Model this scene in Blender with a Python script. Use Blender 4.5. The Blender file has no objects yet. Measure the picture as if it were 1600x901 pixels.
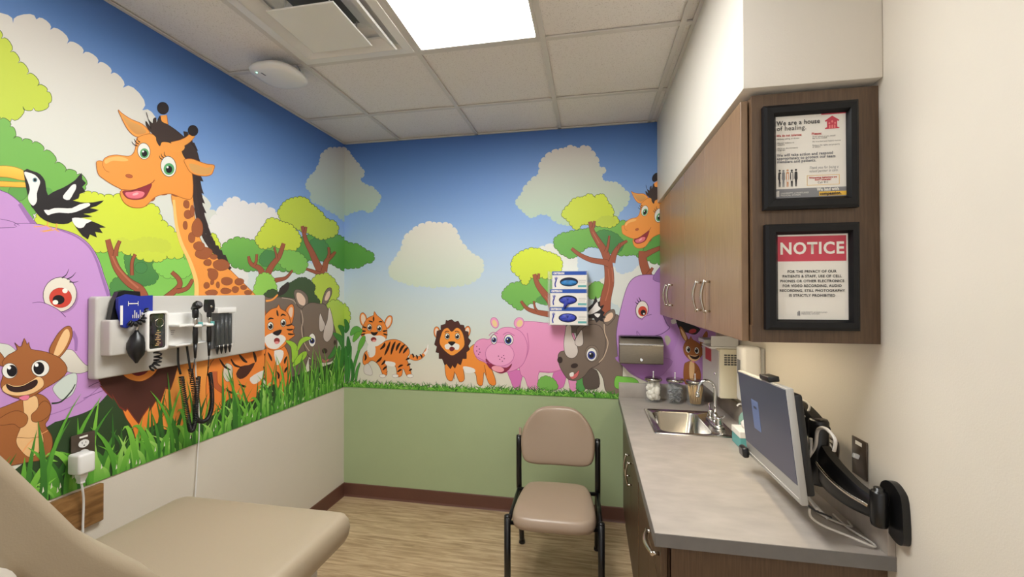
import bpy, bmesh, math, random
from mathutils import Vector, Matrix
from mathutils.geometry import delaunay_2d_cdt
random.seed(7)
C = bpy.context.scene.collection
PI = math.pi
# ------------------------------------------------------------------ camera
F, YAW, PITCH, ROLL, CZ = 654.848, 0.185053, 0.0089405, -0.0012516, 1.58
cy, sy = math.cos(YAW), math.sin(YAW)
fw = Vector((-sy*math.cos(PITCH), cy*math.cos(PITCH), math.sin(PITCH)))
r0 = Vector((cy, sy, 0)); u0 = r0.cross(fw)
rt = r0*math.cos(ROLL)+u0*math.sin(ROLL); up = u0*math.cos(ROLL)-r0*math.sin(ROLL)
cam = bpy.data.cameras.new('camera'); cam.sensor_width = 36.0; cam.lens = F/1600*36.0
cam.clip_start = .02
co = bpy.data.objects.new('camera', cam); C.objects.link(co)
co.matrix_world = Matrix(((rt.x, up.x, -fw.x, 0), (rt.y, up.y, -fw.y, 0), (rt.z, up.z, -fw.z, CZ), (0, 0, 0, 1)))
bpy.context.scene.camera = co
# ------------------------------------------------------------------ view + world
vs = bpy.context.scene.view_settings
vs.view_transform = 'Standard'; vs.look = 'None'; vs.gamma = 1.0; vs.use_curve_mapping = False
vs.exposure = -0.07
w = bpy.data.worlds.new('world'); bpy.context.scene.world = w; w.use_nodes = True
w.node_tree.nodes['Background'].inputs[0].default_value = (1, .985, .965, 1)
w.node_tree.nodes['Background'].inputs[1].default_value = .95
LAMP = 29.0        # radiance of the ceiling panel behind the lens
LAMP2 = 15.0       # radiance of the second ceiling panel, behind the camera
UNDER = 26.0       # radiance of the tube under the wall cabinets
# ------------------------------------------------------------------ room numbers
XL, YB, XR, H, RAIL = -1.896, 2.986, .8155, 2.743, .844
# ------------------------------------------------------------------ helpers
def lin(c):
    return tuple(((v/255)/12.92 if v/255 <= .04045 else ((v/255+.055)/1.055)**2.4) for v in c)
def mat(name, col, rough=.5, metal=0, noise=0, nscale=8, stretch=(1, 1, 1), bump=0, bscale=60, col2=None, spec=.5, trans=0, alpha=None, coat=0, emit=0, ior=None):
    m = bpy.data.materials.new(name); m.use_nodes = True
    nt = m.node_tree; b = nt.nodes['Principled BSDF']
    c = lin(col)+(1,)
    b.inputs['Base Color'].default_value = c
    b.inputs['Roughness'].default_value = rough; b.inputs['Metallic'].default_value = metal
    b.inputs['Specular IOR Level'].default_value = spec
    b.inputs['Coat Weight'].default_value = coat
    if trans: b.inputs['Transmission Weight'].default_value = trans
    if ior: b.inputs['IOR'].default_value = ior
    if alpha is not None: b.inputs['Alpha'].default_value = alpha
    if emit:
        b.inputs['Emission Color'].default_value = c; b.inputs['Emission Strength'].default_value = emit
    if noise or col2 or bump:
        tc = nt.nodes.new('ShaderNodeTexCoord'); mp = nt.nodes.new('ShaderNodeMapping')
        mp.inputs['Scale'].default_value = stretch
        nt.links.new(tc.outputs['Object'], mp.inputs[0])
    if noise or col2:
        n = nt.nodes.new('ShaderNodeTexNoise'); n.inputs['Scale'].default_value = nscale
        n.inputs['Detail'].default_value = 6
        nt.links.new(mp.outputs[0], n.inputs['Vector'])
        r = nt.nodes.new('ShaderNodeValToRGB'); r.color_ramp.elements[0].position = .32; r.color_ramp.elements[1].position = .68
        c2 = lin(col2)+(1,) if col2 else tuple(v*(1-noise) for v in c[:3])+(1,)
        r.color_ramp.elements[0].color = c2; r.color_ramp.elements[1].color = c
        nt.links.new(n.outputs['Fac'], r.inputs[0]); nt.links.new(r.outputs[0], b.inputs['Base Color'])
    if bump:
        n2 = nt.nodes.new('ShaderNodeTexNoise'); n2.inputs['Scale'].default_value = bscale; n2.inputs['Detail'].default_value = 4
        nt.links.new(mp.outputs[0], n2.inputs['Vector'])
        bp = nt.nodes.new('ShaderNodeBump'); bp.inputs['Strength'].default_value = bump; bp.inputs['Distance'].default_value = .003
        nt.links.new(n2.outputs['Fac'], bp.inputs['Height']); nt.links.new(bp.outputs[0], b.inputs['Normal'])
    return m

class MB:
    """collects shapes in one bmesh, in world (or local) coordinates"""
    def __init__(s): s.bm = bmesh.new()
    def box(s, a, b, bev=0, seg=2, rot=None, piv=None):
        t = bmesh.new(); bmesh.ops.create_cube(t, size=1)
        d = [b[i]-a[i] for i in range(3)]; c = Vector([(a[i]+b[i])/2 for i in range(3)])
        for v in t.verts: v.co = Vector((v.co.x*d[0], v.co.y*d[1], v.co.z*d[2]))
        if bev: bmesh.ops.bevel(t, geom=list(t.edges), offset=bev, segments=seg, affect='EDGES', profile=.5)
        for v in t.verts: v.co += c
        if rot:
            p = Vector(piv) if piv else c
            for v in t.verts: v.co = rot @ (v.co-p)+p
        return s._add(t)
    def _add(s, t):
        me = bpy.data.meshes.new('t'); t.to_mesh(me); t.free(); s.bm.from_mesh(me); bpy.data.meshes.remove(me); return s
    def tube(s, pts, r, n=10, smooth=0, caps=True, flat=1.0):
        pts = [Vector(p) for p in pts]
        rs = list(r) if isinstance(r, (list, tuple)) else [r]*len(pts)
        if smooth:
            P, R_ = [], []
            for i in range(len(pts)-1):
                p0 = pts[max(i-1, 0)]; p1 = pts[i]; p2 = pts[i+1]; p3 = pts[min(i+2, len(pts)-1)]
                for k in range(smooth):
                    t = k/smooth
                    P.append(.5*((2*p1)+(p2-p0)*t+(2*p0-5*p1+4*p2-p3)*t*t+(3*p1-p0-3*p2+p3)*t**3)); R_.append(rs[i]*(1-t)+rs[i+1]*t)
            P.append(pts[-1]); R_.append(rs[-1]); pts, rs = P, R_
        t0 = (pts[1]-pts[0]).normalized()
        nrm = t0.orthogonal().normalized(); rings = []
        for i, p in enumerate(pts):
            d = (pts[min(i+1, len(pts)-1)]-pts[max(i-1, 0)])
            d = d.normalized() if d.length > 1e-9 else t0
            nrm = (nrm-d*nrm.dot(d)); nrm = nrm.normalized() if nrm.length > 1e-6 else d.orthogonal().normalized()
            bn = d.cross(nrm)
            rings.append([s.bm.verts.new(p+(nrm*math.cos(2*PI*k/n)+bn*math.sin(2*PI*k/n)*flat)*rs[i]) for k in range(n)])
        for a, b in zip(rings, rings[1:]):
            for k in range(n):
                f = s.bm.faces.new((a[k], a[(k+1) % n], b[(k+1) % n], b[k])); f.smooth = True
        if caps:
            s.bm.faces.new(list(reversed(rings[0]))); s.bm.faces.new(rings[-1])
        return s
    def lathe(s, prof, c=(0, 0, 0), n=28, axis=None, sq=None):
        """prof list of (r, h); axis: matrix turning +Z"""
        M = axis or Matrix.Identity(3); c = Vector(c); rings = []
        for r, h in prof:
            ring = []
            for k in range(n):
                a = 2*PI*k/n; x, y = math.cos(a), math.sin(a)
                if sq:
                    g = (abs(x)**sq+abs(y)**sq)**(-1/sq); x *= g; y *= g
                ring.append(s.bm.verts.new(c+M @ Vector((x*r, y*r, h))))
            rings.append(ring)
        for a, b in zip(rings, rings[1:]):
            for k in range(n):
                f = s.bm.faces.new((a[k], a[(k+1) % n], b[(k+1) % n], b[k])); f.smooth = True
        s.bm.faces.new(list(reversed(rings[0]))); s.bm.faces.new(rings[-1])
        return s
    def prism(s, poly, fn, d0, d1, smooth=False):
        """poly 2D list; fn(u, v, d) -> xyz"""
        a = [s.bm.verts.new(fn(u, v, d0)) for u, v in poly]; b = [s.bm.verts.new(fn(u, v, d1)) for u, v in poly]
        n = len(poly)
        for k in range(n):
            f = s.bm.faces.new((a[k], a[(k+1) % n], b[(k+1) % n], b[k])); f.smooth = smooth
        s.bm.faces.new(list(reversed(a))); s.bm.faces.new(b)
        return s
    def loft(s, rings, close=True, caps=True, smooth=True):
        R_ = [[s.bm.verts.new(p) for p in r] for r in rings]; n = len(R_[0])
        for a, b in zip(R_, R_[1:]):
            for k in range(n if close else n-1):
                f = s.bm.faces.new((a[k], a[(k+1) % n], b[(k+1) % n], b[k])); f.smooth = smooth
        if caps and close:
            s.bm.faces.new(list(reversed(R_[0]))); s.bm.faces.new(R_[-1])
        return s
    def build(s, name, m, parent=None, local=False, loc=None):
        bmesh.ops.recalc_face_normals(s.bm, faces=list(s.bm.faces))
        org = Vector((0, 0, 0))
        if not local:
            if parent: org = Vector(WORLD.get(parent.name, parent.location))
            elif loc is not None: org = Vector(loc)
            else:
                vs_ = [v.co for v in s.bm.verts]
                org = Vector(((min(v.x for v in vs_)+max(v.x for v in vs_))/2, (min(v.y for v in vs_)+max(v.y for v in vs_))/2, min(v.z for v in vs_)))
            for v in s.bm.verts: v.co -= org
        me = bpy.data.meshes.new(name); s.bm.to_mesh(me); s.bm.free()
        o = bpy.data.objects.new(name, me); C.objects.link(o)
        if m: me.materials.append(m)
        if parent: o.parent = parent
        elif not local: o.location = org
        WORLD[o.name] = tuple(org)
        return o
WORLD = {}
def thing(name, label, cat, loc, group=None, rotz=0):
    o = bpy.data.objects.new(name, None); C.objects.link(o); o.location = loc; o.rotation_euler = (0, 0, rotz)
    o.empty_display_size = .05
    WORLD[o.name] = tuple(loc)
    o['label'] = label; o['category'] = cat
    if group: o['group'] = group
    return o
def tag(o, label, cat, group=None):
    o['label'] = label; o['category'] = cat
    if group: o['group'] = group
    return o
def struct(o): o['kind'] = 'structure'; return o
def smooth(o, on=True):
    for p in o.data.polygons: p.use_smooth = on
    return o
def weighted(o, ang=35):
    for p in o.data.polygons: p.use_smooth = True
    try: o.data.set_sharp_from_angle(angle=math.radians(ang))
    except Exception: pass
    return o
def subsurf(o, n=2):
    md = o.modifiers.new('s', 'SUBSURF'); md.levels = n; md.render_levels = n; return smooth(o)
def text(s, size, fn, name, m, parent, align='CENTER', bold=0, thick=.0003, width=None, space=1.1, shear=0, line=1.0):
    """fn(u, v, d) maps text plane to world; result is one mesh"""
    cu = bpy.data.curves.new('txt', 'FONT'); cu.body = s; cu.size = size; cu.align_x = align; cu.align_y = 'CENTER'
    cu.offset = bold; cu.space_character = space; cu.shear = shear; cu.space_line = line; cu.resolution_u = 3
    o = bpy.data.objects.new('txt', cu); C.objects.link(o)
    bpy.context.view_layer.update()
    me = bpy.data.meshes.new_from_object(o.evaluated_get(bpy.context.evaluated_depsgraph_get()))
    bpy.data.objects.remove(o); bpy.data.curves.remove(cu)
    bm = bmesh.new(); bm.from_mesh(me); bpy.data.meshes.remove(me)
    if width and bm.verts:
        xs = [v.co.x for v in bm.verts]; k = width/(max(xs)-min(xs))
        for v in bm.verts: v.co.x *= k
    for v in bm.verts: v.co = Vector(fn(v.co.x, v.co.y, thick))
    mb = MB(); mb.bm.free(); mb.bm = bm
    return mb.build(name, m, parent)

# ------------------------------------------------------------------ materials
M = {}
M['wall'] = mat('painted_wall', (217, 209, 196), .55, bump=.12, bscale=240, noise=.03, nscale=3)
M['wallwhite'] = mat('white_wall', (226, 220, 210), .5, bump=.12, bscale=240)
M['green'] = mat('green_wall', (168, 184, 142), .5, bump=.12, bscale=240, noise=.04, nscale=4)
M['rubber'] = mat('rubber_base', (104, 68, 56), .42, noise=.15, nscale=5)
M['tbar'] = mat('ceiling_grid', (208, 203, 196), .5)
M['laminate'] = mat('dark_laminate', (96, 74, 54), .38, col2=(80, 60, 43), nscale=30, stretch=(6, 6, .35))
M['laminate_edge'] = mat('dark_edge', (60, 44, 32), .4)
M['doorlam'] = mat('door_laminate', (140, 112, 84), .32, col2=(122, 95, 70), nscale=30, stretch=(1, 6, .35))
M['counter'] = mat('counter_laminate', (172, 163, 155), .36, col2=(158, 150, 142), nscale=9, stretch=(1, 2.2, 1))
M['counter_edge'] = mat('counter_edge', (112, 109, 106), .4, noise=.1, nscale=20)
M['steel'] = mat('stainless', (190, 186, 180), .22, 1)
M['brushed'] = mat('brushed_steel', (128, 120, 108), .38, 1, noise=.12, nscale=40, stretch=(1, 1, 12))
M['chrome'] = mat('chrome', (230, 230, 230), .07, 1)
M['nickel'] = mat('nickel', (200, 192, 180), .25, 1)
M['black'] = mat('black_plastic', (22, 22, 24), .35)
M['blackm'] = mat('black_metal', (16, 16, 18), .3, bump=.05)
M['blackframe'] = mat('black_frame', (12, 12, 15), .4, spec=.3)
M['vinyl'] = mat('tan_vinyl', (158, 143, 121), .42, bump=.08, bscale=350)
M['vinylchair'] = mat('chair_vinyl', (152, 132, 113), .36, bump=.06, bscale=350)
M['white'] = mat('white_plastic', (228, 226, 222), .35)
M['offwhite'] = mat('offwhite_plastic', (196, 192, 186), .4, bump=.1, bscale=400)
M['cream'] = mat('cream_plastic', (224, 216, 192), .4)
M['grey'] = mat('grey_plastic', (170, 168, 164), .4)
M['greyd'] = mat('dark_grey', (92, 90, 90), .45)
M['paper'] = mat('paper', (232, 228, 220), .8)
M['brown_plate'] = mat('brown_plate', (84, 72, 62), .32, .3)
M['glass'] = mat('clear_glass', (225, 232, 230), .03, alpha=.06, spec=.8)
M['acrylic'] = mat('clear_acrylic', (235, 240, 238), .05, alpha=.12)
M['acrylic2'] = mat('thin_clear_cover', (235, 240, 238), .15, alpha=.03, spec=.1)
M['cotton'] = mat('cotton', (238, 234, 222), .9, bump=1, bscale=30)
M['woodstick'] = mat('birch_wood', (228, 190, 124), .6)
M['red'] = mat('sign_red', (196, 66, 84), .6)
M['ink'] = mat('ink', (50, 48, 50), .6)
M['inkred'] = mat('ink_red', (190, 60, 60), .6)
M['inkgrey'] = mat('ink_grey', (130, 130, 134), .6)
M['blue'] = mat('cuff_blue', (28, 44, 150), .6, bump=.15, bscale=300)
M['boxblue'] = mat('box_blue', (24, 76, 168), .5)
M['glove'] = mat('glove_blue', (58, 74, 190), .5, noise=.45, nscale=40)
M['glove2'] = mat('glove_sky', (52, 140, 210), .5, noise=.5, nscale=40)
M['boxdark'] = mat('box_dark', (16, 20, 50), .7)
M['teal'] = mat('teal_print', (96, 168, 166), .4)
M['yellow'] = mat('yellow_print', (232, 186, 70), .6)
M['cable'] = mat('grey_cable', (200, 194, 186), .45)

def ceiling_mat():
    m = bpy.data.materials.new('ceiling_tile'); m.use_nodes = True; nt = m.node_tree; b = nt.nodes['Principled BSDF']
    b.inputs['Roughness'].default_value = .9
    tc = nt.nodes.new('ShaderNodeTexCoord')
    n = nt.nodes.new('ShaderNodeTexNoise'); n.inputs['Scale'].default_value = 220; n.inputs['Detail'].default_value = 3
    nt.links.new(tc.outputs['Object'], n.inputs['Vector'])
    r = nt.nodes.new('ShaderNodeValToRGB'); r.color_ramp.elements[0].position = .3; r.color_ramp.elements[1].position = .42
    r.color_ramp.elements[0].color = lin((196, 188, 180))+(1,); r.color_ramp.elements[1].color = lin((230, 225, 220))+(1,)
    nt.links.new(n.outputs['Fac'], r.inputs[0]); nt.links.new(r.outputs[0], b.inputs['Base Color'])
    bp = nt.nodes.new('ShaderNodeBump'); bp.inputs['Strength'].default_value = .4; bp.inputs['Distance'].default_value = .002
    nt.links.new(n.outputs['Fac'], bp.inputs['Height']); nt.links.new(bp.outputs[0], b.inputs['Normal'])
    return m
M['tile'] = ceiling_mat()
def floor_mat():
    m = bpy.data.materials.new('vinyl_plank'); m.use_nodes = True; nt = m.node_tree; b = nt.nodes['Principled BSDF']
    b.inputs['Roughness'].default_value = .42
    tc = nt.nodes.new('ShaderNodeTexCoord')
    br = nt.nodes.new('ShaderNodeTexBrick'); br.inputs['Scale'].default_value = 1
    br.inputs['Brick Width'].default_value = 1.22; br.inputs['Row Height'].default_value = .18; br.inputs['Mortar Size'].default_value = .0012
    br.offset = .37
    br.inputs['Color1'].default_value = (.35, .35, .35, 1); br.inputs['Color2'].default_value = (.65, .65, .65, 1); br.inputs['Mortar'].default_value = (.1, .1, .1, 1)
    nt.links.new(tc.outputs['Object'], br.inputs['Vector'])
    mp = nt.nodes.new('ShaderNodeMapping'); mp.inputs['Scale'].default_value = (1.3, 15, 1)
    nt.links.new(tc.outputs['Object'], mp.inputs[0])
    n = nt.nodes.new('ShaderNodeTexNoise'); n.inputs['Scale'].default_value = 3.2; n.inputs['Detail'].default_value = 9; n.inputs['Roughness'].default_value = .62; n.inputs['Distortion'].default_value = .6
    nt.links.new(mp.outputs[0], n.inputs['Vector'])
    mx = nt.nodes.new('ShaderNodeMix'); mx.data_type = 'RGBA'; mx.blend_type = 'MIX'; mx.inputs[0].default_value = .12
    nt.links.new(n.outputs['Fac'], mx.inputs[6]); nt.links.new(br.outputs['Color'], mx.inputs[7])
    r = nt.nodes.new('ShaderNodeValToRGB'); e = r.color_ramp.elements
    e[0].position = .33; e[0].color = lin((146, 120, 88))+(1,); e[1].position = .68; e[1].color = lin((212, 188, 152))+(1,)
    k = e.new(.5); k.color = lin((182, 156, 122))+(1,)
    nt.links.new(mx.outputs[2], r.inputs[0]); nt.links.new(r.outputs[0], b.inputs['Base Color'])
    return m
M['floor'] = floor_mat()
def wood_mat():
    m = bpy.data.materials.new('oak_guard'); m.use_nodes = True; nt = m.node_tree; b = nt.nodes['Principled BSDF']
    b.inputs['Roughness'].default_value = .4
    tc = nt.nodes.new('ShaderNodeTexCoord'); mp = nt.nodes.new('ShaderNodeMapping'); mp.inputs['Scale'].default_value = (1, 1.2, 7)
    nt.links.new(tc.outputs['Object'], mp.inputs[0])
    n = nt.nodes.new('ShaderNodeTexNoise'); n.inputs['Scale'].default_value = 6; n.inputs['Detail'].default_value = 8; n.inputs['Distortion'].default_value = 1.2
    nt.links.new(mp.outputs[0], n.inputs['Vector'])
    r = nt.nodes.new('ShaderNodeValToRGB'); r.color_ramp.elements[0].position = .35; r.color_ramp.elements[1].position = .65
    r.color_ramp.elements[0].color = lin((112, 76, 40))+(1,); r.color_ramp.elements[1].color = lin((148, 108, 64))+(1,)
    nt.links.new(n.outputs['Fac'], r.inputs[0]); nt.links.new(r.outputs[0], b.inputs['Base Color'])
    return m
M['oak'] = wood_mat()
def emis(name, col, st):
    m = bpy.data.materials.new(name); m.use_nodes = True; nt = m.node_tree
    for n in list(nt.nodes): nt.nodes.remove(n)
    e = nt.nodes.new('ShaderNodeEmission'); e.inputs[0].default_value = lin(col)+(1,); e.inputs[1].default_value = st
    o = nt.nodes.new('ShaderNodeOutputMaterial'); nt.links.new(e.outputs[0], o.inputs[0]); return m
M['lamp'] = emis('lit_lens', (252, 253, 250), LAMP)
M['lamp2'] = emis('lit_lens_rear', (252, 250, 244), LAMP2)
M['tube'] = emis('lit_tube', (255, 236, 200), UNDER)
def screen_mat():
    m = bpy.data.materials.new('screen'); m.use_nodes = True; nt = m.node_tree; b = nt.nodes['Principled BSDF']
    b.inputs['Base Color'].default_value = lin((40, 42, 56))+(1,); b.inputs['Roughness'].default_value = .32
    b.inputs['Emission Color'].default_value = lin((74, 78, 104))+(1,); b.inputs['Emission Strength'].default_value = .3
    return m
M['screen'] = screen_mat()
M['screenwin'] = mat('screen_window', (84, 100, 140), .4, emit=.22)

# ------------------------------------------------------------------ structure
struct(MB().box((XL-.1, -1.7, -.1), (1.95, YB+.1, 0)).build('floor', M['floor'], loc=(0, 0, 0)))
# left wall: lower cream paint, upper behind the mural
struct(MB().box((XL-.1, -1.7, 0), (XL, YB+.1, H+.1)).build('wall_left', M['wall'], loc=(0, 0, 0)))
struct(MB().box((XL, YB, 0), (1.95, YB+.1, H+.1)).build('wall_back', M['green'], loc=(0, 0, 0)))
struct(MB().box((XR, .2, 0), (XR+.15, YB, H+.1)).build('wall_right', M['wall'], loc=(0, 0, 0)))
struct(MB().box((XR+.15, .2, 0), (1.95, .3, H+.1)).build('wall_return', M['wall'], loc=(0, 0, 0)))
struct(MB().box((1.85, -1.7, 0), (1.95, .2, H+.1)).build('wall_far_right', M['wall'], loc=(0, 0, 0)))
# soffit over the wall cabinets
SOX, SOY, SOZ = .45, 1.352, 2.186
struct(weighted(MB().box((SOX, SOY, SOZ), (XR, YB, H+.05), .004).build('trim_1', M['wallwhite'], loc=(0, 0, 0))))
# ceiling with lay-in tiles
T = .6096; GX = -.212; GY = 2.5223
gx = [GX+k*T for k in range(-2, 4)]; gy = [GY-k*T for k in range(0, 7)]
holes = [(-.8216, 1.303), (-.8216, .6934), (-1.4312, 1.303), (.3976, -1.1354)]   # lower-left corners of light / diffuser bays
mb = MB(); bx_ = [XL]+gx+[1.9]; by_ = [-1.65]+sorted(gy)+[YB]
for i in range(len(bx_)-1):
    for j in range(len(by_)-1):
        a, b = bx_[i], bx_[i+1]; c, d = by_[j], by_[j+1]
        if any(abs(a-hx) < .02 and abs(c-hy) < .02 for hx, hy in holes): continue
        mb.box((a+.002, c+.002, H+.009), (b-.002, d-.002, H+.02))
mb.box((XL, -1.65, H+.09), (1.9, YB, H+.1))
ceil = struct(mb.build('ceiling', M['tile'], loc=(0, 0, 0)))
mb = MB()
hw = .012
for x in gx: mb.box((x-hw, -1.65, H-.002), (x+hw, YB, H+.006))
for y in gy:
    for a, b in zip(bx_, bx_[1:]):
        mb.box((a+hw, y-hw, H-.0015), (b-hw, y+hw, H+.006))
for a, b in (((XL, -1.6, H-.002), (XL+.016, YB, H+.004)), ((XL, YB-.016, H-.002), (SOX, YB, H+.004)), ((SOX-.016, SOY, H-.002), (SOX, YB, H+.004))): mb.box(a, b)
g = mb.build('ceiling_grid', M['tbar'], ceil)

# baseboards
def base(name, pts_a, pts_b, nrm):
    (x0, y0), (x1, y1) = pts_a, pts_b
    nx, ny = nrm
    prof = [(0, 0), (.014, 0), (.011, .004), (.007, .014), (.006, .095), (.003, .1), (0, .1)]
    L = [(x0+nx*d, y0+ny*d, z) for d, z in prof]; R_ = [(x1+nx*d, y1+ny*d, z) for d, z in prof]
    struct(MB().loft([L, R_], smooth=False).build(name, M['rubber'], loc=(0, 0, 0)))
base('baseboard_left', (XL, -1.6), (XL, YB-.014), (1, 0))
base('baseboard_back', (XL, YB), (.233, YB), (0, -1))
base('baseboard_right', (XR, .2), (XR, 1.36), (-1, 0))

# ------------------------------------------------------------------ the mural printer
def hit(px, py, ax, v):
    d = fw+rt*((px-800)/F)-up*((py-450.5)/F); t = (v-(0, 0, CZ)[ax])/d[ax]
    return Vector((0, 0, CZ))+d*t
def spline(pts, closed=True, n=5):
    P = []; N = len(pts)
    rng = range(N) if closed else range(N-1)
    g = (lambda i: pts[i % N]) if closed else (lambda i: pts[max(0, min(N-1, i))])
    for i in rng:
        a, b, c, d = g(i-1), g(i), g(i+1), g(i+2)
        for k in range(n):
            t = k/n
            P.append(tuple(.5*((2*b[j])+(c[j]-a[j])*t+(2*a[j]-5*b[j]+4*c[j]-d[j])*t*t+(3*b[j]-a[j]-3*c[j]+d[j])*t**3) for j in range(len(b))))
    if not closed: P.append(tuple(pts[-1]))
    return P
class Mural:
    def __init__(s, side):
        s.side = side; s.v = []; s.f = []; s.c = []; s.k = 0; s.tr = None
    def to(s, p):
        """image pixel of the photograph -> plane coordinates (along the wall, height)"""
        if s.tr: return s.tr(p)
        if s.side == 'L': h = hit(p[0], p[1], 0, XL); return (h.y, h.z)
        h = hit(p[0], p[1], 1, YB); return (h.x, h.z)
    def add(s, uv, col, col2=None, tris=None):
        lo, hi = (.3, YB-.0005) if s.side == 'L' else (XL+.0005, XR)
        zl, zh = RAIL, H-.003
        if tris is None:
            n_ = len(uv)
            r_ = delaunay_2d_cdt([Vector(p) for p in uv], [(i, (i+1) % n_) for i in range(n_)], [], 0, 1e-6, False)
            P = [(v.x, v.y) for v in r_[0]]; tris = []
            for t in r_[2]:
                x, y = sum(P[i][0] for i in t)/3, sum(P[i][1] for i in t)/3; wn = 0
                for i in range(n_):
                    (x0, y0), (x1, y1) = uv[i-1], uv[i]
                    if (y0 <= y) != (y1 <= y) and x0+(y-y0)/(y1-y0)*(x1-x0) > x: wn += 1 if y1 > y0 else -1
                if wn: tris.append(t)
        else: P = list(uv)
        if not P: return s
        off = .0008+s.k*.000006; s.k += 1
        z0 = min(max(zl, z) for a, z in P); z1 = max(min(zh, z) for a, z in P)
        c1 = lin(col); c2 = lin(col2) if col2 else c1
        base_ = len(s.v); idx = {}
        def vert(p):
            k = (round(p[0], 6), round(p[1], 6))
            if k not in idx:
                idx[k] = len(s.v); a, z = p
                s.v.append((XL+off, a, z) if s.side == 'L' else (a, YB-off, z))
                t = min(1, max(0, (z-z0)/(z1-z0))) if z1 > z0 else 0
                s.c.append(tuple(c2[i]*(1-t)+c1[i]*t for i in range(3)))
            return idx[k]
        for t in tris:
            Q = [P[i] for i in t]
            if any(a < lo or a > hi or z < zl or z > zh for a, z in Q):
                for ax, lim, sg in ((0, lo, 1), (0, hi, -1), (1, zl, 1), (1, zh, -1)):
                    O = []
                    for i in range(len(Q)):
                        p, q = Q[i-1], Q[i]; dp, dq = (p[ax]-lim)*sg, (q[ax]-lim)*sg
                        if (dp >= 0) != (dq >= 0):
                            f = dp/(dp-dq); O.append((p[0]+(q[0]-p[0])*f, p[1]+(q[1]-p[1])*f))
                        if dq >= 0: O.append(q)
                    Q = O
                    if len(Q) < 3: break
                if len(Q) < 3: continue
            for i in range(1, len(Q)-1):
                T3 = (Q[0], Q[i], Q[i+1])
                ar = (T3[1][0]-T3[0][0])*(T3[2][1]-T3[0][1])-(T3[2][0]-T3[0][0])*(T3[1][1]-T3[0][1])
                if abs(ar) < 1e-11: continue
                f = tuple(vert(p) for p in T3)
                if len(set(f)) < 3: continue
                if s.side == 'L': ar = -ar
                s.f.append(f if ar < 0 else tuple(reversed(f)))
        return s
    def rib(s, pts, ws, col, col2=None, closed=False, raw=False):
        n = len(pts); L = []; R_ = []
        for i in range(n):
            if closed: a, b = pts[i-1], pts[(i+1) % n]
            else: a, b = pts[max(i-1, 0)], pts[min(i+1, n-1)]
            dx, dy = b[0]-a[0], b[1]-a[1]; l = math.hypot(dx, dy) or 1
            w_ = ws[i]/2 if isinstance(ws, (list, tuple)) else ws/2
            L.append((pts[i][0]-dy/l*w_, pts[i][1]+dx/l*w_)); R_.append((pts[i][0]+dy/l*w_, pts[i][1]-dx/l*w_))
        uv = L+R_
        if not raw: uv = [s.to(p) for p in uv]
        tr = []
        for i in range(n if closed else n-1):
            j = (i+1) % n
            tr += [(i, j, n+j), (i, n+j, n+i)]
        return s.add(uv, col, col2, tr)
    def poly(s, pts, col, col2=None, out=None, w=.9, sm=4):
        if sm: pts = spline(pts, True, sm)
        s.add([s.to(p) for p in pts], col, col2)
        if out: s.rib(pts, w, out, closed=True)
        return s
    def ell(s, cx, cy_, rx, ry, col, rot=0, out=None, w=.9, col2=None, n=22):
        c, q = math.cos(rot), math.sin(rot)
        return s.poly([(cx+rx*math.cos(2*PI*k/n)*c-ry*math.sin(2*PI*k/n)*q, cy_+rx*math.cos(2*PI*k/n)*q+ry*math.sin(2*PI*k/n)*c) for k in range(n)], col, col2, out, w, sm=0)
    def scal(s, pts, col, col2=None, size=10, out=None, w=.9, depth=.42, seed=1, var=.35, sm=3):
        rnd = random.Random(seed)
        pts = spline(pts, True, sm) if sm else pts
        ar = sum(pts[i-1][0]*pts[i][1]-pts[i][0]*pts[i-1][1] for i in range(len(pts)))
        sg = 1 if ar > 0 else -1
        # walk the outline and throw bumps
        N = len(pts); cum = [0]
        for i in range(N):
            a, b = pts[i], pts[(i+1) % N]; cum.append(cum[-1]+math.hypot(b[0]-a[0], b[1]-a[1]))
        tot = cum[-1]
        def at(d):
            d %= tot
            for i in range(N):
                if cum[i+1] >= d:
                    t = (d-cum[i])/((cum[i+1]-cum[i]) or 1); a, b = pts[i], pts[(i+1) % N]
                    return (a[0]+(b[0]-a[0])*t, a[1]+(b[1]-a[1])*t)
            return pts[0]
        ds = [0]
        while ds[-1] < tot-size*.6: ds.append(ds[-1]+size*(1+rnd.uniform(-var, var)))
        ds[-1] = tot
        out_ = []
        for d0, d1 in zip(ds, ds[1:]):
            a, b = at(d0), at(d1-1e-4); dx, dy = b[0]-a[0], b[1]-a[1]; l = math.hypot(dx, dy)
            if l < .01: continue
            nx, ny = dy/l*sg, -dx/l*sg; h = l*depth
            for k in range(6):
                t = k/6; e = math.sin(PI*t)**.7 if t > 0 else 0
                x = t-.12*math.sin(2*PI*t)
                out_.append((a[0]+dx*x+nx*h*e, a[1]+dy*x+ny*h*e))
        s.add([s.to(p) for p in out_], col, col2)
        if out: s.rib(out_, w, out, closed=True)
        return s
    def st(s, pts, w0, w1=None, col=(0, 0, 0), col2=None, out=None, n=5, ow=.8, mid=None):
        P = spline(pts, False, n) if len(pts) > 2 else list(pts)
        N = len(P)-1; w1 = w0 if w1 is None else w1
        ws = []
        for i in range(N+1):
            t = i/N
            ws.append(w0*(1-t)+w1*t if mid is None else (w0*(1-t)+w1*t+mid*4*t*(1-t)))
        if out: s.rib(P, [q+2*ow for q in ws], out)
        return s.rib(P, ws, col, col2)
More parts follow.
